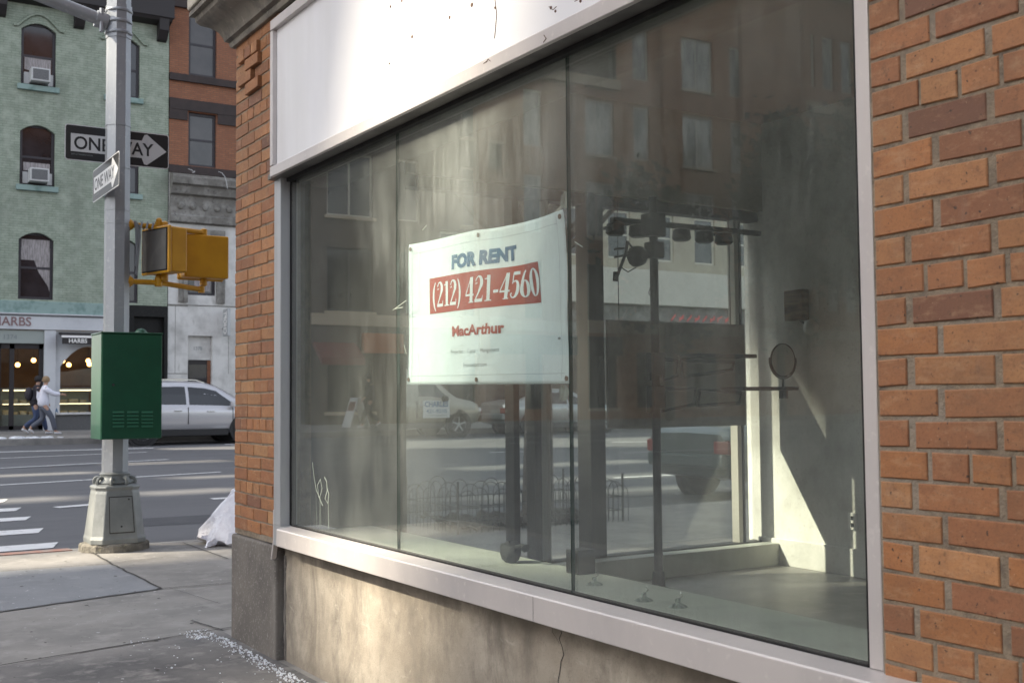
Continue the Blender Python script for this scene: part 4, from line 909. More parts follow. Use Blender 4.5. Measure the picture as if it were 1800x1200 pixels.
# ------------------------------------------------------------------ far side of the avenue
def facade(mb, x0, x1, z0, z1, y, ops, depth=.2):
    """front face towards -y with openings (xa, xb, za, zb, rise) and their reveals"""
    xs_ = sorted({x0, x1, *[o[0] for o in ops], *[o[1] for o in ops]}); zs_ = sorted({z0, z1, *[o[2] for o in ops], *[o[3] for o in ops]})
    for xa, xb in zip(xs_, xs_[1:]):
        for za, zb in zip(zs_, zs_[1:]):
            cx, cz = (xa+xb)/2, (za+zb)/2
            if not any(o[0] < cx < o[1] and o[2] < cz < o[3] for o in ops): mb.add([(xa, y, za), (xb, y, za), (xb, y, zb), (xa, y, zb)], [(0, 1, 2, 3)])
    for xa, xb, za, zb, rise in ops:
        Y2 = y+depth; n = 10
        top = [(xa+(xb-xa)*i/n, zb-rise*(2*i/n-1)**2) for i in range(n+1)] if rise else [(xa, zb), (xb, zb)]
        if rise:
            for (a, c), (d, e) in zip(top, top[1:]): mb.add([(a, y, c), (d, y, e), (d, y, zb), (a, y, zb)], [(0, 1, 2, 3)])
        for (a, c), (d, e) in zip(top, top[1:]): mb.add([(a, y, c), (d, y, e), (d, Y2, e), (a, Y2, c)], [(0, 1, 2, 3)])
        mb.add([(xa, y, za), (xa, y, zb-rise), (xa, Y2, zb-rise), (xa, Y2, za)], [(0, 1, 2, 3)])
        mb.add([(xb, y, za), (xb, y, zb-rise), (xb, Y2, zb-rise), (xb, Y2, za)], [(0, 1, 2, 3)])
        mb.add([(xa, y, za), (xb, y, za), (xb, Y2, za), (xa, Y2, za)], [(0, 1, 2, 3)])
def window(root, xa, xb, za, zb, y, fm, pmn, fw=.07, rail=None, sill=None, vert=False, curtain=None, curt_m=None):
    b = MB(); Y = y+.10; Y2 = y+.17
    b.box(xa, xa+fw, Y, Y2, za, zb); b.box(xb-fw, xb, Y, Y2, za, zb); b.box(xa+fw, xb-fw, Y, Y2, za, za+fw); b.box(xa+fw, xb-fw, Y, Y2, zb-fw*1.2, zb)
    if rail: b.box(xa+fw, xb-fw, Y+.012, Y2, rail-.035, rail+.035)
    if vert: b.box((xa+xb)/2-.035, (xa+xb)/2+.035, Y+.01, Y2, za+fw, zb-fw*1.2)
    f = b.build('window', M[fm], root)
    b = MB(); b.box(xa+fw-.01, xb-fw+.01, Y+.03, Y+.05, za+fw-.01, zb-fw); b.build('pane', M[pmn], f)
    if sill: b = MB(); b.box(xa-.10, xb+.10, y-.10, y+.12, za-sill[1], za-.002); b.build('sill', M[sill[0]], f, bevel=.015)
    if curtain:
        b = MB(); b.add([(x, Y+.0255, z) for x, z in curtain] + [(x, Y+.0295, z) for x, z in curtain], [tuple(range(len(curtain))), tuple(range(2*len(curtain)-1, len(curtain)-1, -1))]); b.build('curtain', M[curt_m or 'curtain'], f)
    return f
F = FACE
# --- green painted building with the cake shop
gb = thing('green_brick_building', (6, F, .45), 'pale green painted brick building with arched windows above a white cake shop', 'building')
gx0, gx1 = 2.1, 9.95
wins = []
for i, xa in enumerate((2.97, 5.50, 8.03)):
    for (za, zb) in ((10.95, 12.88), (7.88, 9.74), (4.42, 6.45)): wins.append((xa, xa+1.0, za, zb, .22))
b = MB(); facade(b, gx0, gx1, 4.35, 14.2, F, wins); b.build('wall', M['greenbrick'], gb)
b = MB(); b.box(gx0, gx1, F+.25, F+14, 4.3, 14.2); b.box(gx0, gx1, F+3.6, F+14, .3, 4.3); b.box(gx1-1.05, gx1, F+.4, F+3.6, .3, 4.3); b.box(gx0, gx1, F-.0, F+14, 14.2, 14.5); b.build('rear_block', M['roof'], gb)
for k, o in enumerate(wins):
    r_ = (o[2]+o[3])/2 - .05
    cur = None
    if k == 5: cur = [(5.6, 6.25), (6.40, 6.25), (6.42, 4.65), (6.36, 4.85), (6.1, 5.25), (5.95, 5.65), (5.85, 5.9), (5.6, 5.95)]
    if k == 3: cur = [(5.62, 11.9), (6.38, 11.9), (6.38, 11.35), (5.62, 11.45)]
    if k == 4: cur = [(5.62, 8.6), (6.38, 8.6), (6.38, 8.3), (5.62, 8.35)]
    window(gb, o[0], o[1], o[2], o[3]+.03, F, 'frame_dk', 'pane', .085, r_, None if o[2] < 5 else ('teal', .17), curtain=cur)
b = MB(); P = [(5.60, 5.60), (6.41, 5.60), (6.41, 5.95), (5.60, 5.95)]; b.box(5.59, 6.41, F+.118, F+.126, 5.62, 6.0); b.build('blind', M['curtain'], gb)
# hood moulds
for xa in (2.97, 5.5, 8.03):
    b = MB(); b.tube([(xa-.22, F-.03, 12.72), (xa-.1, F-.03, 12.74)]+[(xa-.1+1.2*i/8, F-.03, 12.74+.42*math.sin(math.pi*i/8)) for i in range(1, 8)]+[(xa+1.1, F-.03, 12.74), (xa+1.22, F-.03, 12.72)], .045, 6); b.build('hood_mould', M['greenbrick'], gb, smooth=60)
b = MB(); b.box(gx0-.1, gx1+.05, F-.45, F-.002, 13.6, 14.2); b.prism([(F-.35, 13.5), (F-.002, 13.42), (F-.002, 13.6), (F-.42, 13.6)], gx0, gx1, 'x'); b.build('cornice', M['brownpaint'], gb)
for x in (2.3, 4.75, 7.0, 9.55):
    b = MB(); b.prism([(F-.40, 13.6), (F-.36, 13.2), (F-.15, 12.95), (F-.004, 12.9), (F-.004, 13.6)], x, x+.3, 'x'); each(b, 'cornice_bracket', M['brownpaint'], gb)
b = MB(); b.box(gx0, 8.72, F-.10, F+.2, 3.98, 4.36); b.build('green_band', M['teal'], gb, bevel=.02)
b = MB(); b.box(gx0, 8.72, F-.13, F+.2, 3.50, 3.90); b.prism([(F-.02, 3.90), (F-.20, 3.95), (F-.20, 3.985), (F-.02, 3.985)], gx0, 8.72, 'x'); b.build('shop_fascia', M['shopwhite'], gb, bevel=.01)
for x in (8.25, 8.45): pass
b = MB(); b.box(8.05, 8.35, F-.17, F-.13, 3.53, 3.88); b.build('fascia_block', M['shopwhite'], gb, bevel=.015)
A, B = ony(-13, 571, F-.135), ony(55, 553, F-.135)
letters('fascia_lettering', 'HARBS', M['mauve'], (B.x-A.x, .27), lambda u, v, d: Vector((A.x+u, F-.134-d, 3.60+v)), gb, .01, .012)
# ground floor: doorway bay, pilaster, arched window
b = MB(); b.box(gx0, 6.32, F-.05, F+.12, 3.08, 3.48); b.build('transom_panel', M['shopgrey'], gb, bevel=.01)
A, B = ony(7, 592, F-.055), ony(30, 585, F-.055); letters('street_number', '1374', M['ink'], (B.x-A.x, .14), lambda u, v, d: Vector((A.x+u, F-.054-d, 3.20+v)), gb, .0, .004)
b = MB()
for x in (2.3, 3.4, 4.5, 5.30, 6.12): b.box(x, x+.13, F+.04, F+.12, .5, 3.08)
b.box(4.9, 5.06, F+.04, F+.12, .5, 3.08)
b.box(gx0, 6.25, F+.04, F+.12, 2.92, 3.08); b.box(gx0, 6.25, F+.04, F+.12, .45, .62); dfr = b.build('door_frame', M['brownpaint'], gb)
b = MB(); b.box(2.3, 6.2, F+.075, F+.085, .6, 2.94); M['shopglass'] = glassmat('shopfront_glass', (.86, .86, .84), .012, .7); b.build('pane', M['shopglass'], dfr)
b = MB(); b.tube([(4.98, F+.0, 1.3), (4.98, F+.0, 2.0)], .02, 8); b.build('handle', M['chrome'], dfr)
b = MB(); b.box(6.25, 6.58, F-.10, F+.25, .46, 3.49); each(b, 'pilaster', M['shopwhite'], gb, bevel=.01)
arch = [(6.72, 8.35, 1.0, 3.02, .62)]
b = MB(); facade(b, 6.58, 8.72, .95, 3.49, F-.02, arch, .15); b.build('arch_wall', M['shopwhite'], gb)
b = MB(); b.box(6.58, 8.72, F-.04, F+.2, .40, .93); b.build('plinth', M['dkplinth'], gb); b = MB(); b.box(6.6, 8.7, F-.12, F+.15, .93, 1.0); b.build('window_ledge', M['stone'], gb, bevel=.01)
b = MB(); b.box(gx0, 6.25, F-.03, F+.2, .40, .50); b.build('door_step', M['dkplinth'], gb)
b = MB(); b.box(6.70, 8.4, F+.09, F+.10, .98, 3.05); b.build('arched_pane', M['shopglass'], gb)
b = MB(); b.prism([(F-.04, 3.44), (F-.60, 3.30), (F-.60, 3.06), (F-.585, 3.06), (F-.585, 3.28), (F-.04, 3.40)], 6.66, 8.45, 'x'); aw = b.build('awning', M['brownpaint'], gb)
b = MB(); b.box(6.64, 8.47, F-.615, F-.60, 3.255, 3.32); b.build('awning_trim', M['lampwhite'], aw)
A, B = ony(121.5, 598, F-.62), ony(153.5, 590, F-.62); letters('awning_lettering', 'HARBS', M['lampwhite'], (B.x-A.x, .13), lambda u, v, d: Vector((A.x+u, F-.602-d, 3.095+v)), aw, .014, .004)
b = MB(); b.box(8.72, 8.9, F-.05, F+.3, .4, 4.3); b.box(8.9, 9.9, F+.15, F+.3, .4, 4.0); b.box(8.72, gx1, F-.03, F+.3, 4.0, 4.34); b.box(9.85, gx1, F-.05, F+.3, .4, 4.0); each(b, 'dark_entrance', M['black'], gb)
# cake shop interior
b = MB(); b.box(gx0, 8.8, F+3.5, F+3.58, .4, 4.3); b.box(gx0-.02, gx0+.05, F+.3, F+3.5, .4, 4.3); b.box(8.75, 8.85, F+.3, F+3.5, .4, 4.3); b.box(gx0, 8.8, F+.3, F+3.5, 3.55, 3.6); b.box(gx0, 8.8, F+.3, F+3.5, .35, .45); b.build('shop_interior', M['warmwall'], gb)
for (px, py) in ((31, 641), (59, 633), (110, 634), (121, 641), (155, 634), (157, 640)):
    P = ony(px, py, F+1.6); l_ = thing('pendant_lamp', P, 'glowing orange globe lamp hanging in the lit cake shop window', 'pendant lamp', 'globe lamps in the cake shop')
    b = MB(); b.ball(P, .075, 10); b.build('globe', M['bulb'], l_, smooth=60); b = MB(); b.tube([P+Vector((0, 0, .07)), (P.x, P.y, 3.56)], .006, 5); b.build('cord', M['black'], l_)
def pastry_case(x0, x1, y, label):
    t = thing('pastry_case', ((x0+x1)/2, y, .45), label, 'pastry case'); b = MB(); b.box(x0, x1, y, y+.6, .45, .95); b.box(x0, x1, y+.55, y+.6, .95, 1.75); b.box(x0, x1, y, y+.55, 1.70, 1.75); b.box(x0, x1, y, y+.55, 1.28, 1.31); b.build('cabinet', M['shopgrey'], t)
    b = MB(); b.box(x0+.02, x1-.02, y+.02, y+.05, 1.66, 1.70); b.box(x0+.02, x1-.02, y+.02, y+.05, 1.25, 1.28); each(b, 'light_tube', M['caselight'], t)
    b = MB(); x = x0+.06
    while x < x1-.15:
        w_ = rnd.uniform(.1, .26)
        for z in (.95, 1.31): b.box(x, x+w_, y+.15, y+.4, z, z+rnd.uniform(.06, .16))
        x += w_+.07
    each(b, 'cake', M['cake'], t)
pastry_case(5.15, 6.12, F+.35, 'lit glass pastry case behind the cake shop door'); pastry_case(6.75, 7.75, F+.35, 'lit pastry case behind the arched shop window'); pastry_case(3.2, 4.8, F+.35, 'lit pastry case left of the cake shop door')
A, B = ony(94.5, 727.5, F-.03), ony(104, 714.5, F-.03)
gc = thing('grade_card', ((A.x+B.x)/2, F-.05, A.z), 'white card with a blue letter A in the cake shop window', 'sign'); b = MB(); b.box(A.x, B.x, F-.05, F-.041, A.z, B.z); b.build('card', M['signface'], gc)
letters('lettering', 'A', M['blue'], ((B.x-A.x)*.62, (B.z-A.z)*.62), lambda u, v, d: Vector((A.x+(B.x-A.x)*.19+u, F-.0515-d, A.z+(B.z-A.z)*.2+v)), gc, .03, .001)
# air conditioners
def aircon(xc, z, label):
    t = thing('air_conditioner', (xc, F-.1, z), label, 'air conditioner', 'window air conditioners in the green building')
    b = MB(); b.box(xc-.27, xc+.27, F-.32, F+.11, z, z+.40); h = b.build('case', M['ac'], t, bevel=.015); b = MB(); b.box(xc-.225, xc+.225, F-.328, F-.318, z+.05, z+.36); b.build('grille', M['acg'], t)
    b = MB(); b.box(xc-.42, xc-.272, F+.09, F+.12, z-.02, z+.33); b.box(xc+.272, xc+.42, F+.09, F+.12, z-.02, z+.33); each(b, 'side_panel', M['ac'], t)
aircon(6.02, 11.03, 'white air conditioner in the top arched window'); aircon(6.02, 7.97, 'white air conditioner in the middle arched window')
# --- red brick and stone building
rb_ = thing('brick_and_stone_building', (13.2, F, .45), 'red brick building with brown bands over a pale stone ground floor', 'building')
rx0, rx1 = 9.97, 16.6
ops = [(x, x+.92, za, zb, 0) for x in (10.6, 12.75, 14.9) for (za, zb) in ((8.98, 10.75), (11.98, 14.1), (15.2, 17.2))]
b = MB(); facade(b, rx0, rx1, 8.7, 18.5, F+.02, ops); b.build('brick_wall', M['redbrick'], rb_)
for o in ops: window(rb_, *o[:4], F+.02, 'frame_dk', 'pane2', .08, (o[2]+o[3])/2)
b = MB()
for z0, z1 in ((11.72, 11.95), (14.15, 15.1), (17.3, 18.5)): b.box(rx0, rx1, F-.08, F+.015, z0, z1)
for i, x in enumerate((rx0, 11.56, 13.71, 15.86)):
    b.box(x, (10.56, 12.71, 14.86, rx1)[i], F-.03, F+.015, 10.45, 11.12)
b.box(rx0, rx1, F-.04, F+.015, 10.78, 11.14); b.box(rx0, rx1, F-.05, F+.015, 8.7, 8.95)
each(b, 'brown_band', M['brownband'], rb_)
ops2 = [(x, x+.95, 4.75, 6.42, 0) for x in (10.58, 12.73, 14.88)] + [(10.62, 11.42, .42, 3.43, 0), (12.6, 16.4, .5, 3.6, 0)]
b = MB(); facade(b, rx0, rx1, .35, 8.7, F, ops2, .25); b.build('stone_wall', M['stone'], rb_)
for o in ops2[:3]:
    f_ = window(rb_, *o[:4], F+.03, 'frame_dk', 'pane', .09, None, curtain=[(o[0]+.12, 6.2), (o[1]-.12, 6.2), (o[1]-.12, 4.9), (o[0]+.3, 4.9), (o[0]+.22, 5.9), (o[0]+.12, 5.95)])
    b = MB(); b.box(o[0]-.28, o[0]-.002, F-.07, F+.02, 4.5, 6.9); b.box(o[1]+.002, o[1]+.28, F-.07, F+.02, 4.5, 6.9); b.box(o[0]-.001, o[1]+.001, F-.07, F+.02, 6.425, 6.9); b.box(o[0]-.14, o[0]-.003, F-.11, F-.072, 4.5, 6.6); b.box(o[1]+.003, o[1]+.14, F-.11, F-.072, 4.5, 6.6); b.box(o[0]-.14, o[1]+.14, F-.11, F-.072, 6.605, 6.75); each(b, 'surround', M['stonegrey'], rb_)
b = MB(); b.prism([(F-.001, 7.05), (F-.16, 7.1), (F-.18, 7.3), (F-.12, 7.35), (F-.12, 7.95), (F-.25, 8.0), (F-.30, 8.25), (F-.42, 8.3), (F-.45, 8.5), (F-.40, 8.6), (F-.001, 8.68)], rx0+.02, rx1, 'x'); b.build('stone_cornice', M['stonegrey'], rb_)
b = MB()
for i in range(16): x = rx0+.35+i*.4; b.ball((x, F-.13, 7.62), .13, 8, (.9, .5, 1))
each(b, 'carved_boss', M['stonegrey'], rb_, smooth=60)
b = MB()
for z in (4.38, 2.2): b.box(rx0, 10.61, F-.006, F+.001, z-.012, z+.012)
b.box(rx0, rx1, F-.012, F, 4.40, 4.43)
for x in (10.2, 11.95): b.box(x, x+.012, F-.004, F+.001, 2.2, 4.38)
each(b, 'stone_joint', M['stonegrey'], rb_)
b = MB(); b.box(10.62, 11.42, F+.15, F+.2, 2.65, 3.43); b.build('door_panel', M['stone'], rb_)
P, Q = ony(341, 612, F+.14), ony(353, 606, F+.14); letters('street_number', '1370', M['ink'], (.27, .11), lambda u, v, d: Vector((P.x+u, F+.148-d, 2.97+v)), rb_, .006, .003)
b = MB(); b.box(10.62, 11.42, F+.18, F+.23, .42, 2.64); dr = b.build('door', M['brownpaint'], rb_)
b = MB(); b.box(10.70, 11.28, F+.172, F+.18, .9, 2.5); b.build('pane', M['pane'], dr); b = MB(); b.box(11.3, 11.42, F+.165, F+.18, .42, 2.64); b.build('door_edge', M['redbrick'], dr)
b = MB(); b.box(12.6, 16.4, F+.18, F+.2, .5, 3.6); b.build('shop_pane', M['pane'], rb_); b = MB()
for x in (12.6, 13.8, 15.1, 16.3): b.box(x, x+.1, F+.12, F+.18, .5, 3.6)
each(b, 'shop_frame', M['frame_dk'], rb_)
b = MB(); b.box(rx0, rx1, F+.3, F+14, .3, 18.5); b.build('rear_block', M['roof'], rb_)
# vertical blade sign
A, B = ony(396, 588, F-.5), ony(409, 545, F-.5); bs = thing('blade_sign', ((A.x+B.x)/2, F-.3, A.z), 'grey vertical blade sign with white letters on the pale stone wall', 'sign')
b = MB(); b.box(11.72, 11.82, F-.62, F-.12, A.z-.04, B.z+.04); b.build('box', M['alu_grey'], bs, bevel=.01); b = MB(); b.box(11.74, 11.80, F-.12, F, A.z+.2, A.z+.24); b.build('bracket', M['black'], bs)
Wd = 4.30-A.z if False else (B.z-A.z)
letters('lettering', 'CHOPT', M['lampwhite'], (Wd*.92, .30), lambda u, v, d: Vector((11.718-d, F-.22-v, A.z+.03+u)), bs, .02, .003)
b = MB(); b.box(11.82, 11.825, F-.62, F-.12, A.z, B.z); 
# curly loose cable on the cornice
cab = thing('loose_cable', (11.6, F-.5, 8.6), 'thin loose white cable curling down over the stone cornice', 'cable'); b = MB()
b.tube([ony(px, py, F-.5) for px, py in ((384, 302), (390, 304), (395, 310), (398, 320), (400, 332))], .012, 5); b.build('strand', M['ac'], cab); b = MB(); b.tube([ony(px, py, F-.5) for px, py in ((331, 297), (337, 299), (342, 303), (338, 304), (343, 301))], .012, 5); b.build('strand', M['ac'], cab)
# --- brown building with an orange shop sign
bb_ = thing('brown_building', (20.5, F, .45), 'dark brown building with a plain shop sign seen through the corner window', 'building')
x0, x1 = 16.65, 24.4
ops = [(x, x+1.1, za, za+1.9, 0) for x in (17.4, 19.9, 22.4) for za in (5.6, 9, 12.4)] + [(17.0, 19.6, .6, 2.9, 0), (20.2, 21.3, .5, 2.9, 0), (21.8, 24, .6, 2.9, 0)]
b = MB(); facade(b, x0, x1, .35, 16.5, F, ops); b.build('wall', M['brownwall'], bb_)
for o in ops[:9]: window(bb_, *o[:4], F, 'frame_lt', 'pane', .07, o[2]+.95)
for o in ops[9:]: window(bb_, *o[:4], F, 'frame_dk', 'pane', .08)
b = MB(); b.box(x0, x1, F+.25, F+14, .3, 16.5); b.build('rear_block', M['roof'], bb_)
b = MB(); b.box(x0, x1, F-.35, F-.002, 15.7, 16.5); b.box(x0, x1, F-.15, F-.002, 4.4, 4.8); b.build('cornice', M['stonegrey'], bb_)
b = MB(); b.box(16.7, 24.2, F-.15, F-.002, 3.0, 3.6); b.build('shop_sign', M['brownband'], bb_)
# --- beige building with the white panel
wb = thing('beige_building', (31, F, .45), 'beige masonry building with a broad white panel over dark shop windows', 'building')
x0, x1 = 24.45, 40
ops = [(x, x+1.15, za, za+2.0, 0) for x in (25.3, 27.6, 29.9, 32.2, 34.5, 36.8) for za in (6.95, 10.6, 14.2)]
b = MB(); facade(b, x0, x1, 6.5, 19, F, ops); b.build('wall', M['beigewall'], wb)
for o in ops: window(wb, *o[:4], F, 'frame_lt', 'pane', .09, o[2]+1)
b = MB(); b.box(x0, x1, F-.5, F-.002, 5.07, 6.5); b.build('white_panel', M['whiteband'], wb, bevel=.02)
b = MB(); b.box(x0, x1, F-.25, F+.2, 3.7, 5.06); b.build('shop_fascia', M['stonegrey'], wb)
b = MB(); b.box(x0, x1, F+.02, F+.2, .35, 3.7); b.build('shop_front', M['pane2'], wb)
b = MB()
for x in (24.5, 27, 29.5, 32, 34.5, 37, 39.6): b.box(x, x+.15, F-.05, F+.019, .35, 3.7)
each(b, 'shop_frame', M['frame_dk'], wb)
A, B = ony(1180, 563, F-.27), ony(1288, 550, F-.27); b = MB(); rl = random.Random(5)
for k in range(8):
    x = A.x+(B.x-A.x)*k/8; h_ = .24; w_ = (B.x-A.x)/8*.55
    b.tube([(x, F-.265, A.z), (x+w_*rl.random(), F-.265, A.z+h_*.6), (x+w_, F-.265, A.z+h_)], .028, 5)
    if k % 2: b.tube([(x, F-.265, A.z+h_*.5), (x+w_, F-.265, A.z+h_*.4)], .028, 5)
b.build('red_lettering', M['redletters'], wb)
b = MB(); b.box(x0, x1, F+.25, F+14, .3, 19); b.build('rear_block', M['roof'], wb)
nb = thing('grey_building', (55, F, .45), 'tall grey masonry building farther along the avenue', 'building')
ops = [(x, x+1.2, za, za+1.9, 0) for x in range(42, 68, 3) for za in (5.6, 9, 12.4, 15.8, 19.2)]
b = MB(); facade(b, 40.05, 70, .35, 23, F, ops); b.build('wall', M['stone'], nb)
for o in ops: window(nb, *o[:4], F, 'frame_lt', 'pane', .09, o[2]+1)
b = MB(); b.box(40.05, 70, F+.25, F+14, .3, 23); b.build('rear_block', M['roof'], nb)
# --- brick building across the side street, seen in the glass
wbb = thing('corner_brick_building', (-20, F, .45), 'tan red brick building with tall paired windows mirrored high in the shop glass', 'building')
def mir(px): return 4.14 - ony(px, 170, F).x
ops = []; pats = []
zrow = [.9, 4.4, 7.75, 11.1, 14.45]
HA, HB = 14.2, 20.4
X = -11.3
k = 0
while X > -44:
    for wv, gap in ((1.75, 1.0), (.85, 1.8)):
        xa = X - wv
        for r_, za in enumerate(zrow):
            if xa < -24.5 or za + 2.3 < HA-.4: ops.append((xa, X, za, za+2.25, 0, wv > 1))
        X = xa - gap
    k += 1
oA = [o for o in ops if o[0] > -24]; oB = [o for o in ops if o[1] < -24.2 and o[0] > -34.6]
# farther wing with a band of narrow windows
oC = [(-35.6-1.25*i, -34.85-1.25*i, za, za+2.5, 0, False) for i in range(14) for za in (5.2, 9.2, 15.6)]
oD = [o for o in oA if o[1] > -17.3]; oA = [o for o in oA if o[1] <= -17.3]
for nm, xa, xb, h_, oo in (('wall', -24, -17.2, HA, oA), ('brown_wall', -17.199, -10.7, HA, oD), ('wall', -34.7, -24.001, HB, oB), ('wall', -62, -34.701, HB, oC)):
    b = MB(); facade(b, xa, xb, .35, h_, F, [o[:5] for o in oo]); b.build(nm, M['brownwall' if nm == 'brown_wall' else 'westbrick'], wbb)
for o in oA+oB+oC+oD: window(wbb, *o[:4], F, 'frame_lt' if o[2] > 5 else 'frame_dk', 'pane' if o in oD or o[2] < 5 else 'litpane', .07, None, ('weststone', .12) if o[5] else None, vert=o[5])
b = MB()
for x in (-17.4, -21.9, -26.4, -30.9, -34.75): b.box(x-.35, x+.1, F-.22, F-.002, .35, HA if x > -24 else HB)
each(b, 'pilaster', M['westbrick'], wbb)
b = MB(); b.box(-62, -34.7, F-.4, F-.002, 14.3, 14.8); b.box(-62, -34.7, F-.3, F-.002, 13.2, 13.5); b.box(-62, -10.7, F-.12, F-.002, 3.9, 4.3); b.box(-24, -10.6, F-.3, F-.002, HA-.4, HA); b.box(-62, -24, F-.3, F-.002, HB-.4, HB); each(b, 'stone_band', M['weststone'], wbb)
b = MB(); b.box(-24, -10.7, F+.25, F+4.5, .3, HA); b.box(-62, -24.001, F+.25, F+4.5, .3, HB); b.build('rear_block', M['roof'], wbb)
b = MB(); b.prism([(F-.03, 3.30), (F-.85, 2.75), (F-.85, 2.5), (F-.83, 2.5), (F-.03, 3.2)], -12.35, -10.75, 'x'); b.build('red_awning', M['awnred'], wbb)
b = MB(); b.box(-14.15, -12.6, F-.2, F-.002, 2.95, 3.65); b.build('orange_sign', M['orange'], wbb); b = MB(); b.box(-24, -14.2, F-.18, F-.002, 3.0, 3.75); b.build('shop_sign', M['brownband'], wbb)
# unseen screen wall added over the roof, its holes cut to shape sun patches
def to_screen(P, ys_=F+.5):
    t = (ys_-P[1])/SUN.y; return (P[0]+SUN.x*t, P[2]+SUN.z*t)
holes = []
def lit(pts): holes.append([to_screen(p) for p in pts])
def rect(x0, x1, y0, y1): return [(x0, y0, gzz(y0)), (x1, y0, gzz(y0)), (x1, y1, gzz(y1)), (x0, y1, gzz(y1))]
gzz = lambda y: 0 if y < CURB else RZ(y)
lit([(2.0, 5.15, .1), (2.0, 4.25, .1), (2.0, 3.05, 3.3), (2.0, 4.0, 3.3)])
lit(rect(-1.6, 2.95, 9.5, 10.5))
lit(rect(.5, 3.3, 16.6, 17.3)); lit(rect(4.1, 5.8, 16.6, 17.3)); lit(rect(5.4, 7.4, 19.2, 19.7)); lit(rect(1.5, 4.6, 21.3, 21.9)); lit(rect(5.2, 7.6, 23.1, 23.75))
lit([(5.84, 6.3, -.1), (5.84, 4.8, -.1), (5.84, 4.8, .3), (5.84, 6.3, 1.6)])
lit(rect(5.0, 8.6, 6.95, 7.65)); lit([(2.15, 9.8, .95), (2.15, 10.35, .95), (2.15, 10.35, 1.75), (2.15, 9.8, 1.75)])
lit(rect(8, 12, 13.0, 13.9)); lit(rect(9.5, 14, 15.3, 16.1)); lit(rect(10.5, 15, 18.2, 19.2))
outer = [(-10.7, HA-.1), (-10.7, 64), (-110, 64), (-110, .5), (-62, .5), (-62, HB-.1), (-24, HB-.1), (-24, HA-.1)]
tess = geometry.tessellate_polygon([[Vector((x, z, 0)) for x, z in pl] for pl in [outer]+holes])
flat = [p for pl in [outer]+holes for p in pl]
b = MB(); n = len(flat); ys_ = F+.5
b.add([(x, ys_, z) for x, z in flat]+[(x, ys_+.06, z) for x, z in flat], [tuple(t) for t in tess]+[tuple(i+n for i in reversed(t)) for t in tess])
b.build('added_sun_screen', M['brownwall'], wbb)
bk = thing('added_sun_block', (-40, 56, .3), 'plain dark block added behind the corner brick building to keep the sun off', 'building')  # unseen block added to stop sun coming through the street gap
ops = [(x, x+1.2, za, za+1.9, 0) for x in range(-60, -16, 3) for za in range(4, 26, 4)]
b = MB(); facade(b, -90, -14.5, .2, 36, 52, ops); b.build('wall', M['brownwall'], bk)
for o in ops[::1]: pass
b = MB(); b.box(-90, -14.5, 52.25, 64, .2, 36); b.build('block', M['pane'], bk)
# block across the side street beside us
ob = thing('opposite_building', (-22, -10, 0), 'tall brown building across the side street beside the corner', 'building')
b = MB(); b.box(-45, -15, -60, 3, -.1, 11); b.build('block', M['brownwall'], ob)

# dark trees added to stand in for the shadow on the mirrored brick wall
def tree(x, y, z0, h, rad, label, group=None, dense=900, seed=1, trunk_r=.16, leaves=True):
    rr = random.Random(seed); t = thing('street_tree', (x, y, z0), label, 'tree', group)
    b = MB(); b.tube([(x, y, z0-.1), (x+.03, y, z0+h*.2), (x-.04, y+.05, z0+h*.45), (x+.1, y, z0+h*.8)], [trunk_r*1.25, trunk_r, trunk_r*.75, trunk_r*.2], 10)
    for i in range(14):
        a = rr.random()*6.28; zz = z0+h*rr.uniform(.35, .7); L = rad*rr.uniform(.5, .95)
        b.tube([(x, y, zz), (x+L*.5*math.cos(a), y+L*.5*math.sin(a), zz+L*.35), (x+L*math.cos(a), y+L*math.sin(a), zz+L*.85)], [trunk_r*.4, trunk_r*.22, trunk_r*.07], 6)
    b.build('trunk', M['bark'], t, smooth=60)
    if leaves:
        b = MB(); cl = [(rr.gauss(0, .5), rr.gauss(0, .5), rr.gauss(0, .5)) for _ in range(26)]
        for i in range(dense):
            c = rr.choice(cl); p = Vector((x+rad*(c[0]*.85+rr.gauss(0, .2)), y+rad*.8*(c[1]*.85+rr.gauss(0, .2)), z0+h*.66+h*.34*(c[2]*.75+rr.gauss(0, .16))))
            s = rr.uniform(.12, .3); u_ = Vector((rr.gauss(0, 1), rr.gauss(0, 1), rr.gauss(0, 1))).normalized(); w_ = u_.orthogonal().normalized()*s; u2 = u_.cross(w_)*.6
            b.add([p-w_, p+u2, p+w_, p-u2], [(0, 1, 2, 3)])
        b.build('crown', M['leaf'], t)
    return t
tree(-24.5, 34.2, .4, 9.8, 2.4, 'dark tree added for the shadow on the mirrored brick building, lowest of the three', 'trees in the glass', 4200, 2)
tree(-30.5, 34.2, .4, 12.0, 3.2, 'dark tree added for the shadow on the mirrored brick building, middle in height', 'trees in the glass', 5500, 3)
tree(-38.5, 34.2, .4, 16, 4.0, 'dark tree added for the shadow on the mirrored brick building, tallest of the three', 'trees in the glass', 7000, 4)
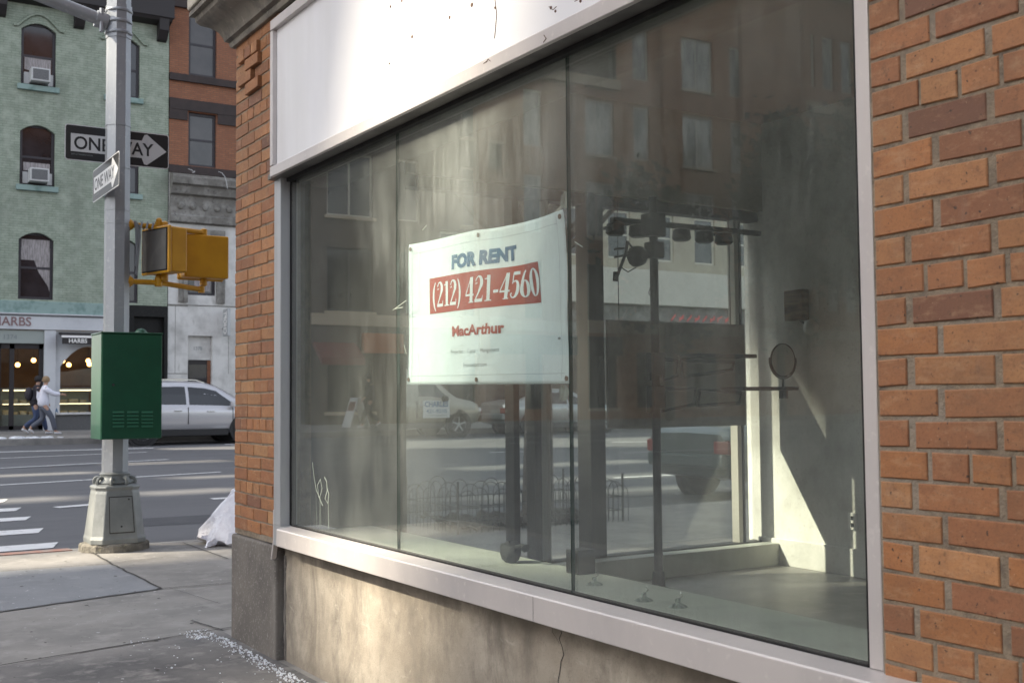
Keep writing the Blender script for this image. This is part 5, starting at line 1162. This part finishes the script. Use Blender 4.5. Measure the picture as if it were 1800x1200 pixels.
# tree pit on the near pavement behind the shop
tp0, tp1 = onz(800, 917, 0), onz(1110, 925, 0)
tx0, tx1, ty0, ty1 = 6.0, 8.0, 8.75, 10.2
P0, P1 = onz(792, 915, 0), onz(1100, 912, 0); ty0 = (P0.y+P1.y)/2-.2; ty0 = min(max(ty0, 8.4), 9.6); ty1 = ty0+1.1
tx0, tx1 = ony(805, 915, ty0).x, ony(1095, 915, ty0).x
b = MB(); b.add([(tx0+.1+(tx1-tx0-.2)*i/24, ty0+.1+(ty1-ty0-.2)*j/10, .03+.07*math.sin(i*1.3+j)*math.sin(j*1.1)+rnd.uniform(0, .05)) for j in range(11) for i in range(25)], [(j*25+i, j*25+i+1, (j+1)*25+i+1, (j+1)*25+i) for j in range(10) for i in range(24)]); tag(b.build('soil', M['soil']), 'dark soil and litter in the tree pit', 'soil', kind='stuff')
fn = thing('tree_pit_fence', ((tx0+tx1)/2, ty0, 0), 'low black wire hoop fence round the tree pit beyond the shop window', 'fence')
b = MB()
def hoops(p, q_, n):
    for i in range(n):
        a = p.lerp(q_, i/n); c = p.lerp(q_, (i+1.55)/n); m = (a+c)/2; rr = (c-a).length/2; d = (c-a).normalized(); h_ = .31+.10*(i == 2)+.03*math.sin(i*2.1)
        b.tube([a]+[m-d*rr*math.cos(math.pi*k/8)+Vector((0, 0, h_+.10*math.sin(math.pi*k/8))) for k in range(9)]+[c], .0045, 5)
    for z in (.12, .26): b.tube([p+Vector((0, 0, z)), q_+Vector((0, 0, z))], .006, 5)
V = Vector; c_ = [V((tx0, ty0, 0)), V((tx1, ty0, 0)), V((tx1, ty1, 0)), V((tx0, ty1, 0))]
hoops(c_[0], c_[1], 15); hoops(c_[0], c_[3], 7); hoops(c_[1], c_[2], 7); hoops(c_[3], c_[2], 15); b.build('hoops', M['wire'], fn)
b = MB()
for p in c_: b.tube([p, p+V((0, 0, .5))], .014, 6)
each(b, 'corner_post', M['wire'], fn)
tkx = ony(945, 880, (ty0+ty1)/2).x
tree(tkx, (ty0+ty1)/2, 0, 7.5, 2.0, 'street tree trunk in the fenced pit beyond the shop window', None, 0, 9, .14, False)

# ------------------------------------------------------------------ vehicles
def interp(tab, x):
    for (a, *u), (c, *v) in zip(tab, tab[1:]):
        if a <= x <= c: t = (x-a)/(c-a) if c > a else 0; return [p+(q_-p)*t for p, q_ in zip(u, v)]
    return list(tab[0][1:] if x < tab[0][0] else tab[-1][1:])
def car(name, paint, label, cat, tab, wheels, side_win, ws, rear, wr=.35, ww=.24, doors=(), handle=(), mirror=None, rails=False, group=None, sash=()):
    """tab rows: x, z_low, z_belt, z_top, half width at belt, half width at top; +x is the front"""
    t = thing(name, (0, 0, 0), label, cat, group)
    def sec(x):
        zl, zbt, zt, w0, w1 = interp(tab, x)
        pts = [(0, zl), (w0*.8, zl), (w0*.93, zl+.10), (w0*.985, zl+.28), (w0, (zl+.28+zbt)/2+.05), (w0*.985, zbt-.04), (w0*.955, zbt)]
        m = zt-zbt
        pts += [(w0*.955+(w1-w0*.955)*.5+.012*min(1, m*4), zbt+m*.5), (w1, zbt+m*.86), (w1*.86, zbt+m*.97), (w1*.5, zt), (0, zt+.012)]
        return pts
    xs_ = sorted({round(tab[0][0]+(tab[-1][0]-tab[0][0])*i/46, 4) for i in range(47)} | {r_[0] for r_ in tab})
    b = MB(); full = []
    for x in xs_:
        p = sec(x); full.append([(x, y, z) for y, z in p] + [(x, -y, z) for y, z in reversed(p[1:-1])])
    n = len(full[0])
    b.add([v for s_ in full for v in s_], [(i*n+j, i*n+(j+1) % n, (i+1)*n+(j+1) % n, (i+1)*n+j) for i in range(len(full)-1) for j in range(n)] + [tuple(range(n)), tuple(range(len(full)*n-1, (len(full)-1)*n-1, -1))])
    body = b.build('body', M[paint], t, smooth=38)
    def surf(x, v, s_, o=.006):
        p = sec(x); a, c, e = p[6], p[7], p[8]
        y, z = (a[0]+(c[0]-a[0])*v*2, a[1]+(c[1]-a[1])*v*2) if v < .5 else (c[0]+(e[0]-c[0])*(v*2-1), c[1]+(e[1]-c[1])*(v*2-1))
        return V((x, s_*(y+o), z))
    for s_ in (-1, 1):
        for (xa, xb, v0a, v1a, v0b, v1b) in side_win:
            b = MB(); N = 8
            b.add([surf(xa+(xb-xa)*i/N, (v0a+(v0b-v0a)*i/N)+((v1a+(v1b-v1a)*i/N)-(v0a+(v0b-v0a)*i/N))*j/4, s_) for j in range(5) for i in range(N+1)], [(j*(N+1)+i, j*(N+1)+i+1, (j+1)*(N+1)+i+1, (j+1)*(N+1)+i) for j in range(4) for i in range(N)]); b.build('side_window', M['carglass'], t)
        b = MB()
        for xd in doors:
            zl, zbt, zt, w0, w1 = interp(tab, xd); b.box(xd-.008, xd+.008, s_*(w0-.03), s_*(w0+.004), zl+.25, zbt-.03)
        if doors: b.build('door_seam', M['trim'], t)
        for xh in handle:
            zl, zbt, zt, w0, w1 = interp(tab, xh); b = MB(); b.box(xh-.1, xh+.1, s_*(w0-.02), s_*(w0+.03), zbt-.14, zbt-.105); b.build('door_handle', M['chrome'], t, bevel=.01)
        zl, zbt, zt, w0, w1 = interp(tab, (wheels[0]+wheels[1])/2)
        b = MB(); b.box(wheels[0]+wr+.1, wheels[1]-wr-.1, s_*(w0*.9-.05), s_*(w0*.9+.055), zl-.06, zl+.12); b.build('sill_trim', M['trim'], t, bevel=.02)
        if mirror:
            zl, zbt, zt, w0, w1 = interp(tab, mirror); b = MB(); b.box(mirror-.10, mirror+.06, s_*(w0+.03), s_*(w0+.20), zbt-.01, zbt+.15); b.box(mirror-.03, mirror+.03, s_*(w0-.06), s_*(w0+.05), zbt-.01, zbt+.05); b.build('wing_mirror', M['trim' if paint == 'tan' else paint], t, bevel=.03)
        if rails:
            b = MB(); xa, xb = rails; pts = [V((xa+(xb-xa)*i/8, s_*(sec(xa+(xb-xa)*i/8)[9][0]), sec(xa+(xb-xa)*i/8)[9][1]+(.055 if 0 < i < 8 else 0))) for i in range(9)]; b.tube(pts, .017, 6); b.build('roof_rail', M['chrome'], t)
        for xw in wheels:
            zl, zbt, zt, w0, w1 = interp(tab, xw)
            b = MB(); b.lathe([(wr+.075, 0), (wr+.07, .012)] if s_ > 0 else [(wr+.075, 0), (wr+.07, -.012)], (xw, s_*(w0*.985), wr+.01), 28, 'y'); b.build('wheel_arch', M['trim'], t)
            y0_ = s_*(w0+.018); wh = MB(); d = -s_
            wh.lathe([(wr*.62, 0), (wr*.7, .012*-d*0), (wr*.94, 0), (wr, d*.03), (wr, d*ww), (wr*.6, d*ww)], (xw, y0_, wr), 28, 'y'); wo = wh.build('wheel', M['tyre'], t, smooth=40)
            rm = MB(); rm.lathe([(wr*.66, d*.005), (wr*.64, -d*.006), (wr*.60, d*.02), (.02, d*.02)], (xw, y0_, wr), 24, 'y'); rm.lathe([(.06, d*.015), (.05, -d*.004)], (xw, y0_, wr), 12, 'y')
            for k in range(5):
                a = 2*math.pi*k/5+.3; rm.tube([(xw+.04*math.cos(a), y0_-d*.0, wr+.04*math.sin(a)), (xw+wr*.63*math.cos(a), y0_, wr+wr*.63*math.sin(a))], .026, 5)
            rm.build('rim', M['rim'], wo, smooth=40)
    for nm, (xa, xb, wk, f0, f1) in (('windscreen', ws), ('rear_window', rear)):
        if xa is None: continue
        b = MB(); N = 6; vs = []
        for i in range(N+1):
            x = xa+(xb-xa)*i/N; zl, zbt, zt, w0, w1 = interp(tab, x); hw = w1*.5
            p = sec(x)
            for yy in (-.86, -.5, 0, .5, .86):
                a = abs(yy); z = p[11][1]+(p[10][1]-p[11][1])*min(1, a/.5) if a <= .5 else p[10][1]+(p[9][1]-p[10][1])*(a-.5)/.36
                vs.append((x+(.006 if nm == 'windscreen' else -.006), yy*w1*wk, z+.008))
        b.add(vs, [(i*5+j, i*5+j+1, (i+1)*5+j+1, (i+1)*5+j) for i in range(N) for j in range(4)]); b.build(nm, M['carglass'], t, smooth=60)
    xf, xr = tab[-1][0], tab[0][0]; zf = interp(tab, xf-.12); zr = interp(tab, xr+.05)
    for s_ in (-1, 1):
        b = MB(); b.box(xf-.32, xf-.015, s_*(zf[3]*.62), s_*(zf[3]*.99), zf[1]-.16, zf[1]-.03); b.build('headlight', M['head'], t, bevel=.03)
        b = MB(); b.box(xr-.012, xr+.25, s_*(zr[3]*.66), s_*(zr[3]*1.005), zr[1]-.22, zr[1]-.04); b.build('tail_light', M['tail'], t, bevel=.03)
    b = MB(); b.box(xf-.06, xf+.05, -zf[3]*.9, zf[3]*.9, zf[0]+.05, zf[0]+.22); b.build('front_bumper', M['trim' if paint == 'tan' else paint], t, bevel=.04)
    b = MB(); b.box(xr-.06, xr+.08, -zr[3]*.92, zr[3]*.92, zr[0]+.05, zr[0]+.24); b.build('rear_bumper', M['trim' if paint == 'tan' else paint], t, bevel=.04)
    b = MB(); b.box(xf-.03, xf+.012, -zf[3]*.5, zf[3]*.5, zf[1]-.22, zf[1]-.06); b.build('grille', M['trim'], t)
    return t
SUVT = [(-2.0, .50, .95, 1.02, .80, .70), (-1.97, .36, 1.0, 1.15, .88, .72), (-1.92, .30, 1.02, 1.38, .91, .68), (-1.75, .30, 1.02, 1.60, .93, .66), (-1.2, .29, 1.02, 1.665, .94, .66), (-.4, .28, 1.01, 1.685, .945, .66), (.3, .28, .99, 1.655, .945, .65), (.62, .28, .985, 1.57, .945, .64), (1.0, .28, .98, 1.36, .945, .66), (1.35, .28, .98, 1.14, .94, .72), (1.48, .28, .97, 1.06, .94, .80), (1.9, .29, .92, .98, .92, .80), (2.15, .32, .84, .90, .88, .74), (2.3, .42, .74, .78, .78, .60)]
suv = car('parked_suv', 'silver', 'silver parked suv with roof rails across the avenue', 'car', SUVT, (-1.36, 1.38), [(-1.75, -1.15, .22, .7, .10, .84), (-1.08, -.22, .06, .86, .06, .86), (-.14, .62, .06, .86, .06, .8), (.62, 1.2, .06, .8, .05, .1)], (.45, 1.36, .95, 0, 0), (-1.91, -1.76, .9, 0, 0), .365, .24, (-1.12, -.18, 1.02), (-.45, .42), 1.02, (-1.6, .35))
xw = ony(405, 770, FAR-1.95).x; xr_ = ony(246, 770, FAR-1.95).x
suv.location = (ony(249, 770, FAR-1.95).x+1.36, FAR-1.10, RZ(FAR-1.1)+.0)
VANT = [(-2.7, .5, 1.05, 1.9, .92, .80), (-2.6, .36, 1.08, 2.0, .99, .82), (-1.5, .34, 1.08, 2.05, 1.0, .82), (.6, .34, 1.08, 2.05, 1.0, .82), (.95, .34, 1.08, 1.98, 1.0, .80), (1.35, .34, 1.08, 1.62, 1.0, .82), (1.72, .34, 1.08, 1.26, 1.0, .88), (1.85, .34, 1.06, 1.18, .99, .9), (2.35, .36, 1.0, 1.08, .97, .88), (2.6, .42, .9, .98, .93, .82), (2.72, .5, .72, .8, .84, .7)]
van = car('delivery_van', 'tan', 'tan delivery van with a blue lettered side panel across the avenue', 'van', VANT, (-1.6, 1.85), [(.55, 1.0, .15, .84, .15, .84), (1.0, 1.5, .15, .84, .12, .3)], (.85, 1.74, .95, 0, 0), (None, 0, 0, 0, 0), .37, .25, (.45, 1.5), (.62,), 1.35)
vx = ony(805, 760, FAR-2.1).x; van.location = (vx-1.85, FAR-1.15, RZ(FAR-1.1))
bpy.context.view_layer.update()
b = MB(); b.box(-.15, .62+.5, -1.012, -1.004, .62, 1.12); pn = b.build('side_panel', M['signface'], van)
A = ony(745, 712, FAR-2.16); B = ony(789, 696, FAR-2.16)
xo = vx-1.85; zo = van.location.z
pn.data.transform(Matrix.Identity(4))
x0_, x1_ = A.x-xo, B.x-xo
pn.data.clear_geometry(); bm_ = bmesh.new(); bmesh.ops.create_cube(bm_, size=1); bm_.transform(Matrix.Translation(((x0_+x1_)/2, -1.0, .84)) @ Matrix.Diagonal((x1_-x0_+.05, .03, .52, 1))); bm_.to_mesh(pn.data); bm_.free()
letters('lettering', 'CHARLES', M['blue'], (x1_-x0_-.06, .17), lambda u, v, d: Vector((x0_+.03+u, -1.0165-d, .90+v)), pn, .03, .002)
letters('lettering', '421-9210', M['blue'], (x1_-x0_-.16, .12), lambda u, v, d: Vector((x0_+.08+u, -1.0165-d, .72+v)), pn, .01, .002)
letters('lettering', 'LOCKSMITH', M['ink'], (x1_-x0_-.16, .06), lambda u, v, d: Vector((x0_+.08+u, -1.0165-d, .62+v)), pn, .0, .002)
SEDT = [(-2.35, .5, .85, .93, .78, .68), (-2.25, .36, .92, 1.02, .88, .74), (-1.75, .28, .94, 1.08, .90, .74), (-1.25, .26, .94, 1.27, .90, .66), (-.75, .25, .93, 1.42, .90, .60), (-.1, .25, .92, 1.45, .90, .60), (.35, .25, .91, 1.39, .90, .60), (.8, .25, .91, 1.18, .90, .66), (1.15, .25, .90, .99, .90, .78), (1.7, .26, .84, .90, .89, .78), (2.1, .30, .76, .82, .84, .70), (2.3, .4, .66, .7, .74, .56)]
sed = car('parked_sedan', 'greycar', 'grey green parked sedan ahead of the delivery van', 'car', SEDT, (-1.4, 1.4), [(-1.3, -.75, .25, .6, .1, .8), (-.7, .0, .06, .84, .06, .86), (.06, .85, .06, .84, .06, .3)], (.4, 1.1, .95, 0, 0), (-1.7, -.85, .93, 0, 0), .32, .22, (-.72, .03, .95), (-.15, .6), .8)
sx = ony(866, 750, FAR-1.2).x; sed.location = (sx+2.35, FAR-1.1, RZ(FAR-1.1))
c2_ = copy_tree(sed); relabel(c2_, 'grey sedan parked on the near kerb, its rear seen through the shop window')
for ch in c2_.children:
    if ch.name.startswith(('body', 'front_bumper', 'rear_bumper', 'wing_mirror')): ch.data = ch.data.copy(); ch.data.materials[0] = M['tealcar']
c2_['label'] = 'dark teal sedan parked at the near kerb, its rear seen through the shop window'
nx = ony(1222, 770, CURB+.9).x; c2_.location = (nx+2.4, CURB+1.15, RZ(CURB+1.1))
c3 = copy_tree(sed); relabel(c3, 'grey green parked sedan farthest right beyond the partition'); c3.location = (sx+9.0, FAR-1.1, RZ(FAR-1.1))

# ------------------------------------------------------------------ people
def skin_obj(name, verts, edges, mat, parent, sub=1, root=0):
    off = Vector(OFF.get(parent.name, (0, 0, 0))) if parent else Vector((0, 0, 0))
    me = bpy.data.meshes.new(name); me.from_pydata([Vector(v[:3])-off for v in verts], edges, []); o = bpy.data.objects.new(name, me); COL.objects.link(o)
    sk = o.modifiers.new('skin', 'SKIN'); sk.use_smooth_shade = True; sk.branch_smoothing = .6
    for i, v in enumerate(verts):
        d = me.skin_vertices[0].data[i]; d.radius = (v[3], v[4] if len(v) > 4 else v[3]); d.use_root = i == root
    if sub: s_ = o.modifiers.new('sub', 'SUBSURF'); s_.levels = sub; s_.render_levels = sub
    bpy.context.view_layer.update(); dg = bpy.context.evaluated_depsgraph_get(); m2 = bpy.data.meshes.new_from_object(o.evaluated_get(dg))
    o.modifiers.clear(); o.data = m2; m2.materials.clear(); m2.materials.append(M[mat]); m2.polygons.foreach_set('use_smooth', [True]*len(m2.polygons))
    bpy.data.meshes.remove(me); o.name = name
    if parent: o.parent = parent; OFF[o.name] = tuple(off)
    return o
def person(loc, ht, label, top, legs, hairm, arm_out, pack=None, phase=1, group=None):
    """walking towards +x; local units scaled to height"""
    k = ht/1.70; L = Vector(loc); t = thing('person', loc, label, 'person', group)
    def p(x, y, z, *r): return (L.x+x*k, L.y+y*k, L.z+z*k, *[q_*k for q_ in r])
    f = phase
    # joints: pelvis, spine, chest, neck, head
    hipR, hipL = (0, -.09, .90), (0, .09, .90)
    if arm_out: sR, eR, wR = (.03, -.18, 1.38), (.24, -.17, 1.22), (.47, -.14, 1.20)
    else: sR, eR, wR = (.03, -.18, 1.38), (.12, -.20, 1.12), (.28, -.17, .97)
    sL, eL, wL = (.02, .18, 1.38), (-.10, .22, 1.14), (-.02, .2, .90)
    kR, aR = (.24*f, -.09, .52), (.34*f, -.09, .09)
    kL, aL = (.02, .09, .47), (-.34*f, .09, .22)
    if f > 0: tR, tL = (.50, -.09, .03), (-.25, .09, .05)
    else: tR, tL = (-.20, -.09, .05), (.50, .09, .03); 
    if f < 0: kR, aR, kL, aL = (.02, -.09, .47), (-.34, -.09, .22), (.24, .09, .52), (.34, .09, .09)
    B_ = [p(0, 0, .93, .09, .10), p(.01, 0, 1.12, .09, .08), p(.03, 0, 1.33, .10, .08), p(.06, 0, 1.47, .045), p(.085, 0, 1.56, .07), p(.095, 0, 1.66, .075, .07),
          p(*sR, .06), p(*eR, .042), p(*wR, .03), p(*sL, .06), p(*eL, .042), p(*wL, .03),
          p(*hipR, .085), p(*kR, .06), p(*aR, .04), p(*tR, .035), p(*hipL, .085), p(*kL, .06), p(*aL, .04), p(*tL, .035)]
    E_ = [(0, 1), (1, 2), (2, 3), (3, 4), (4, 5), (2, 6), (6, 7), (7, 8), (2, 9), (9, 10), (10, 11), (0, 12), (12, 13), (13, 14), (14, 15), (0, 16), (16, 17), (17, 18), (18, 19)]
    for w_, e_, i in ((wR, eR, 8), (wL, eL, 11)):
        d = (Vector(w_)-Vector(e_)).normalized(); c = Vector(w_)+d*.07; B_.append(p(*c, .032, .02)); E_.append((i, len(B_)-1)); ci = len(B_)-1
        for q_ in range(4):
            z = Vector((0, 0, .03-.02*q_)); a = c+d*.045+z; e2 = c+d*(.085+.01*(q_ in (1, 2)))+z*1.1-Vector((0, 0, .01)); B_.append(p(*a, .0095)); E_.append((ci, len(B_)-1)); B_.append(p(*e2, .008)); E_.append((len(B_)-2, len(B_)-1))
        a = Vector(w_)+d*.04+Vector((0, 0, .045)); B_.append(p(*a, .011)); E_.append((ci, len(B_)-1))
    body = skin_obj('body', B_, E_, 'skin', t, 1)
    b = MB(); hc = Vector(p(.17, 0, 1.60)[:3]); b.ball(hc, .018*k, 6, (1.2, .8, 1)); b.build('nose', M['skin'], body)
    b = MB(); b.ball(Vector(p(.075, 0, 1.645)[:3]), .105*k, 14, (1.05, .92, 1.05)); b.v = [v for v in b.v]; b.build('hair', M[hairm], body, smooth=60)
    T_ = [p(0, 0, .80, .19, .20), p(.01, 0, 1.02, .18, .18), p(.03, 0, 1.25, .18, .16), p(.035, 0, 1.40, .14, .13), p(.05, 0, 1.49, .075), p(*sR, .095), p(*eR, .078), p(*[a+(c-a)*.95 for a, c in zip(eR, wR)], .06), p(*sL, .095), p(*eL, .078), p(*[a+(c-a)*.95 for a, c in zip(eL, wL)], .06)]
    skin_obj('jacket', T_, [(0, 1), (1, 2), (2, 3), (3, 4), (3, 5), (5, 6), (6, 7), (3, 8), (8, 9), (9, 10)], top, body, 1)
    Q_ = [p(0, 0, .97, .15, .17), p(0, 0, .88, .15, .17), p(*hipR[:2], .84, .12), p(*kR, .085), p(*[a+(c-a)*.95 for a, c in zip(kR, aR)], .07), p(*hipL[:2], .84, .12), p(*kL, .085), p(*[a+(c-a)*.95 for a, c in zip(kL, aL)], .07)]
    skin_obj('trousers', Q_, [(0, 1), (1, 2), (2, 3), (3, 4), (1, 5), (5, 6), (6, 7)], legs, body, 1)
    for a_, t_ in ((aR, tR), (aL, tL)):
        a_ = Vector(a_); t_ = Vector(t_); d = (t_-a_); h = a_ - Vector((.045, 0, .0)); S_ = [p(*(h+Vector((0, 0, -.035))), .05, .045), p(*(a_.lerp(t_, .55)+Vector((0, 0, -.005))), .046, .04), p(*(t_+Vector((.02, 0, .005))), .038, .03)]; skin_obj('shoe', S_, [(0, 1), (1, 2)], 'shoe', body, 1)
    if pack:
        b = MB(); c = Vector(p(-.18, 0, 1.2)[:3]); b.ball(c, .2*k, 12, (.6, .75, 1.05)); b.build('backpack', M[pack], t, smooth=60)
        b = MB(); b.tube([p(-.1, -.11, 1.38)[:3], p(.05, -.15, 1.44)[:3], p(.15, -.13, 1.30)[:3], p(.05, -.19, 1.05)[:3], p(-.12, -.12, 1.02)[:3]], .016*k, 6); each(b, 'strap', M[pack], t)
    return t
gy = 34.0; zg = gz(6, gy)
person((ony(75, 766, gy).x, gy, zg), 1.60, 'person in a white jacket striding right with one arm held out by the cake shop', 'jacket', 'jeans', 'hair', True, None, 1)
person((ony(68, 766, gy).x-.02, gy+.5, zg), 1.62, 'person in dark clothes with a black cap and backpack walking behind the white jacket', 'darkcoat', 'jeansb', 'hairdark', False, 'darkcoat', -1)
P = ony(652, 780, 33.6); person((4.14-P.x, 33.6, gz(0, 33.6)), 1.72, 'person in a dark coat mirrored low in the left glass pane', 'darkcoat', 'darkcoat', 'hairdark', False, None, 1)
# sandwich board in front of the brown shops
P = ony(626, 770, 33.9); P.x = 4.14-P.x; zb_ = gz(0, 33.9); sbd = thing('sandwich_board', (P.x, 33.9, zb_), 'white sandwich board mirrored low in the left glass pane', 'sign board')
for s_ in (-1, 1):
    b = MB(); T = Matrix.Translation((P.x+s_*.2, 33.9, zb_+.5)) @ Matrix.Rotation(R(-s_*18), 4, 'Y'); b.box(-.015, .015, -.3, .3, -.5, .5, T); b.build('panel', M['signface'], sbd)
    b = MB(); b.box(-.019 if s_ < 0 else .0155, -.0155 if s_ < 0 else .019, -.24, .24, .05, .36, T); b.build('poster', M['awnred'], sbd)
print('objects', len(bpy.data.objects))
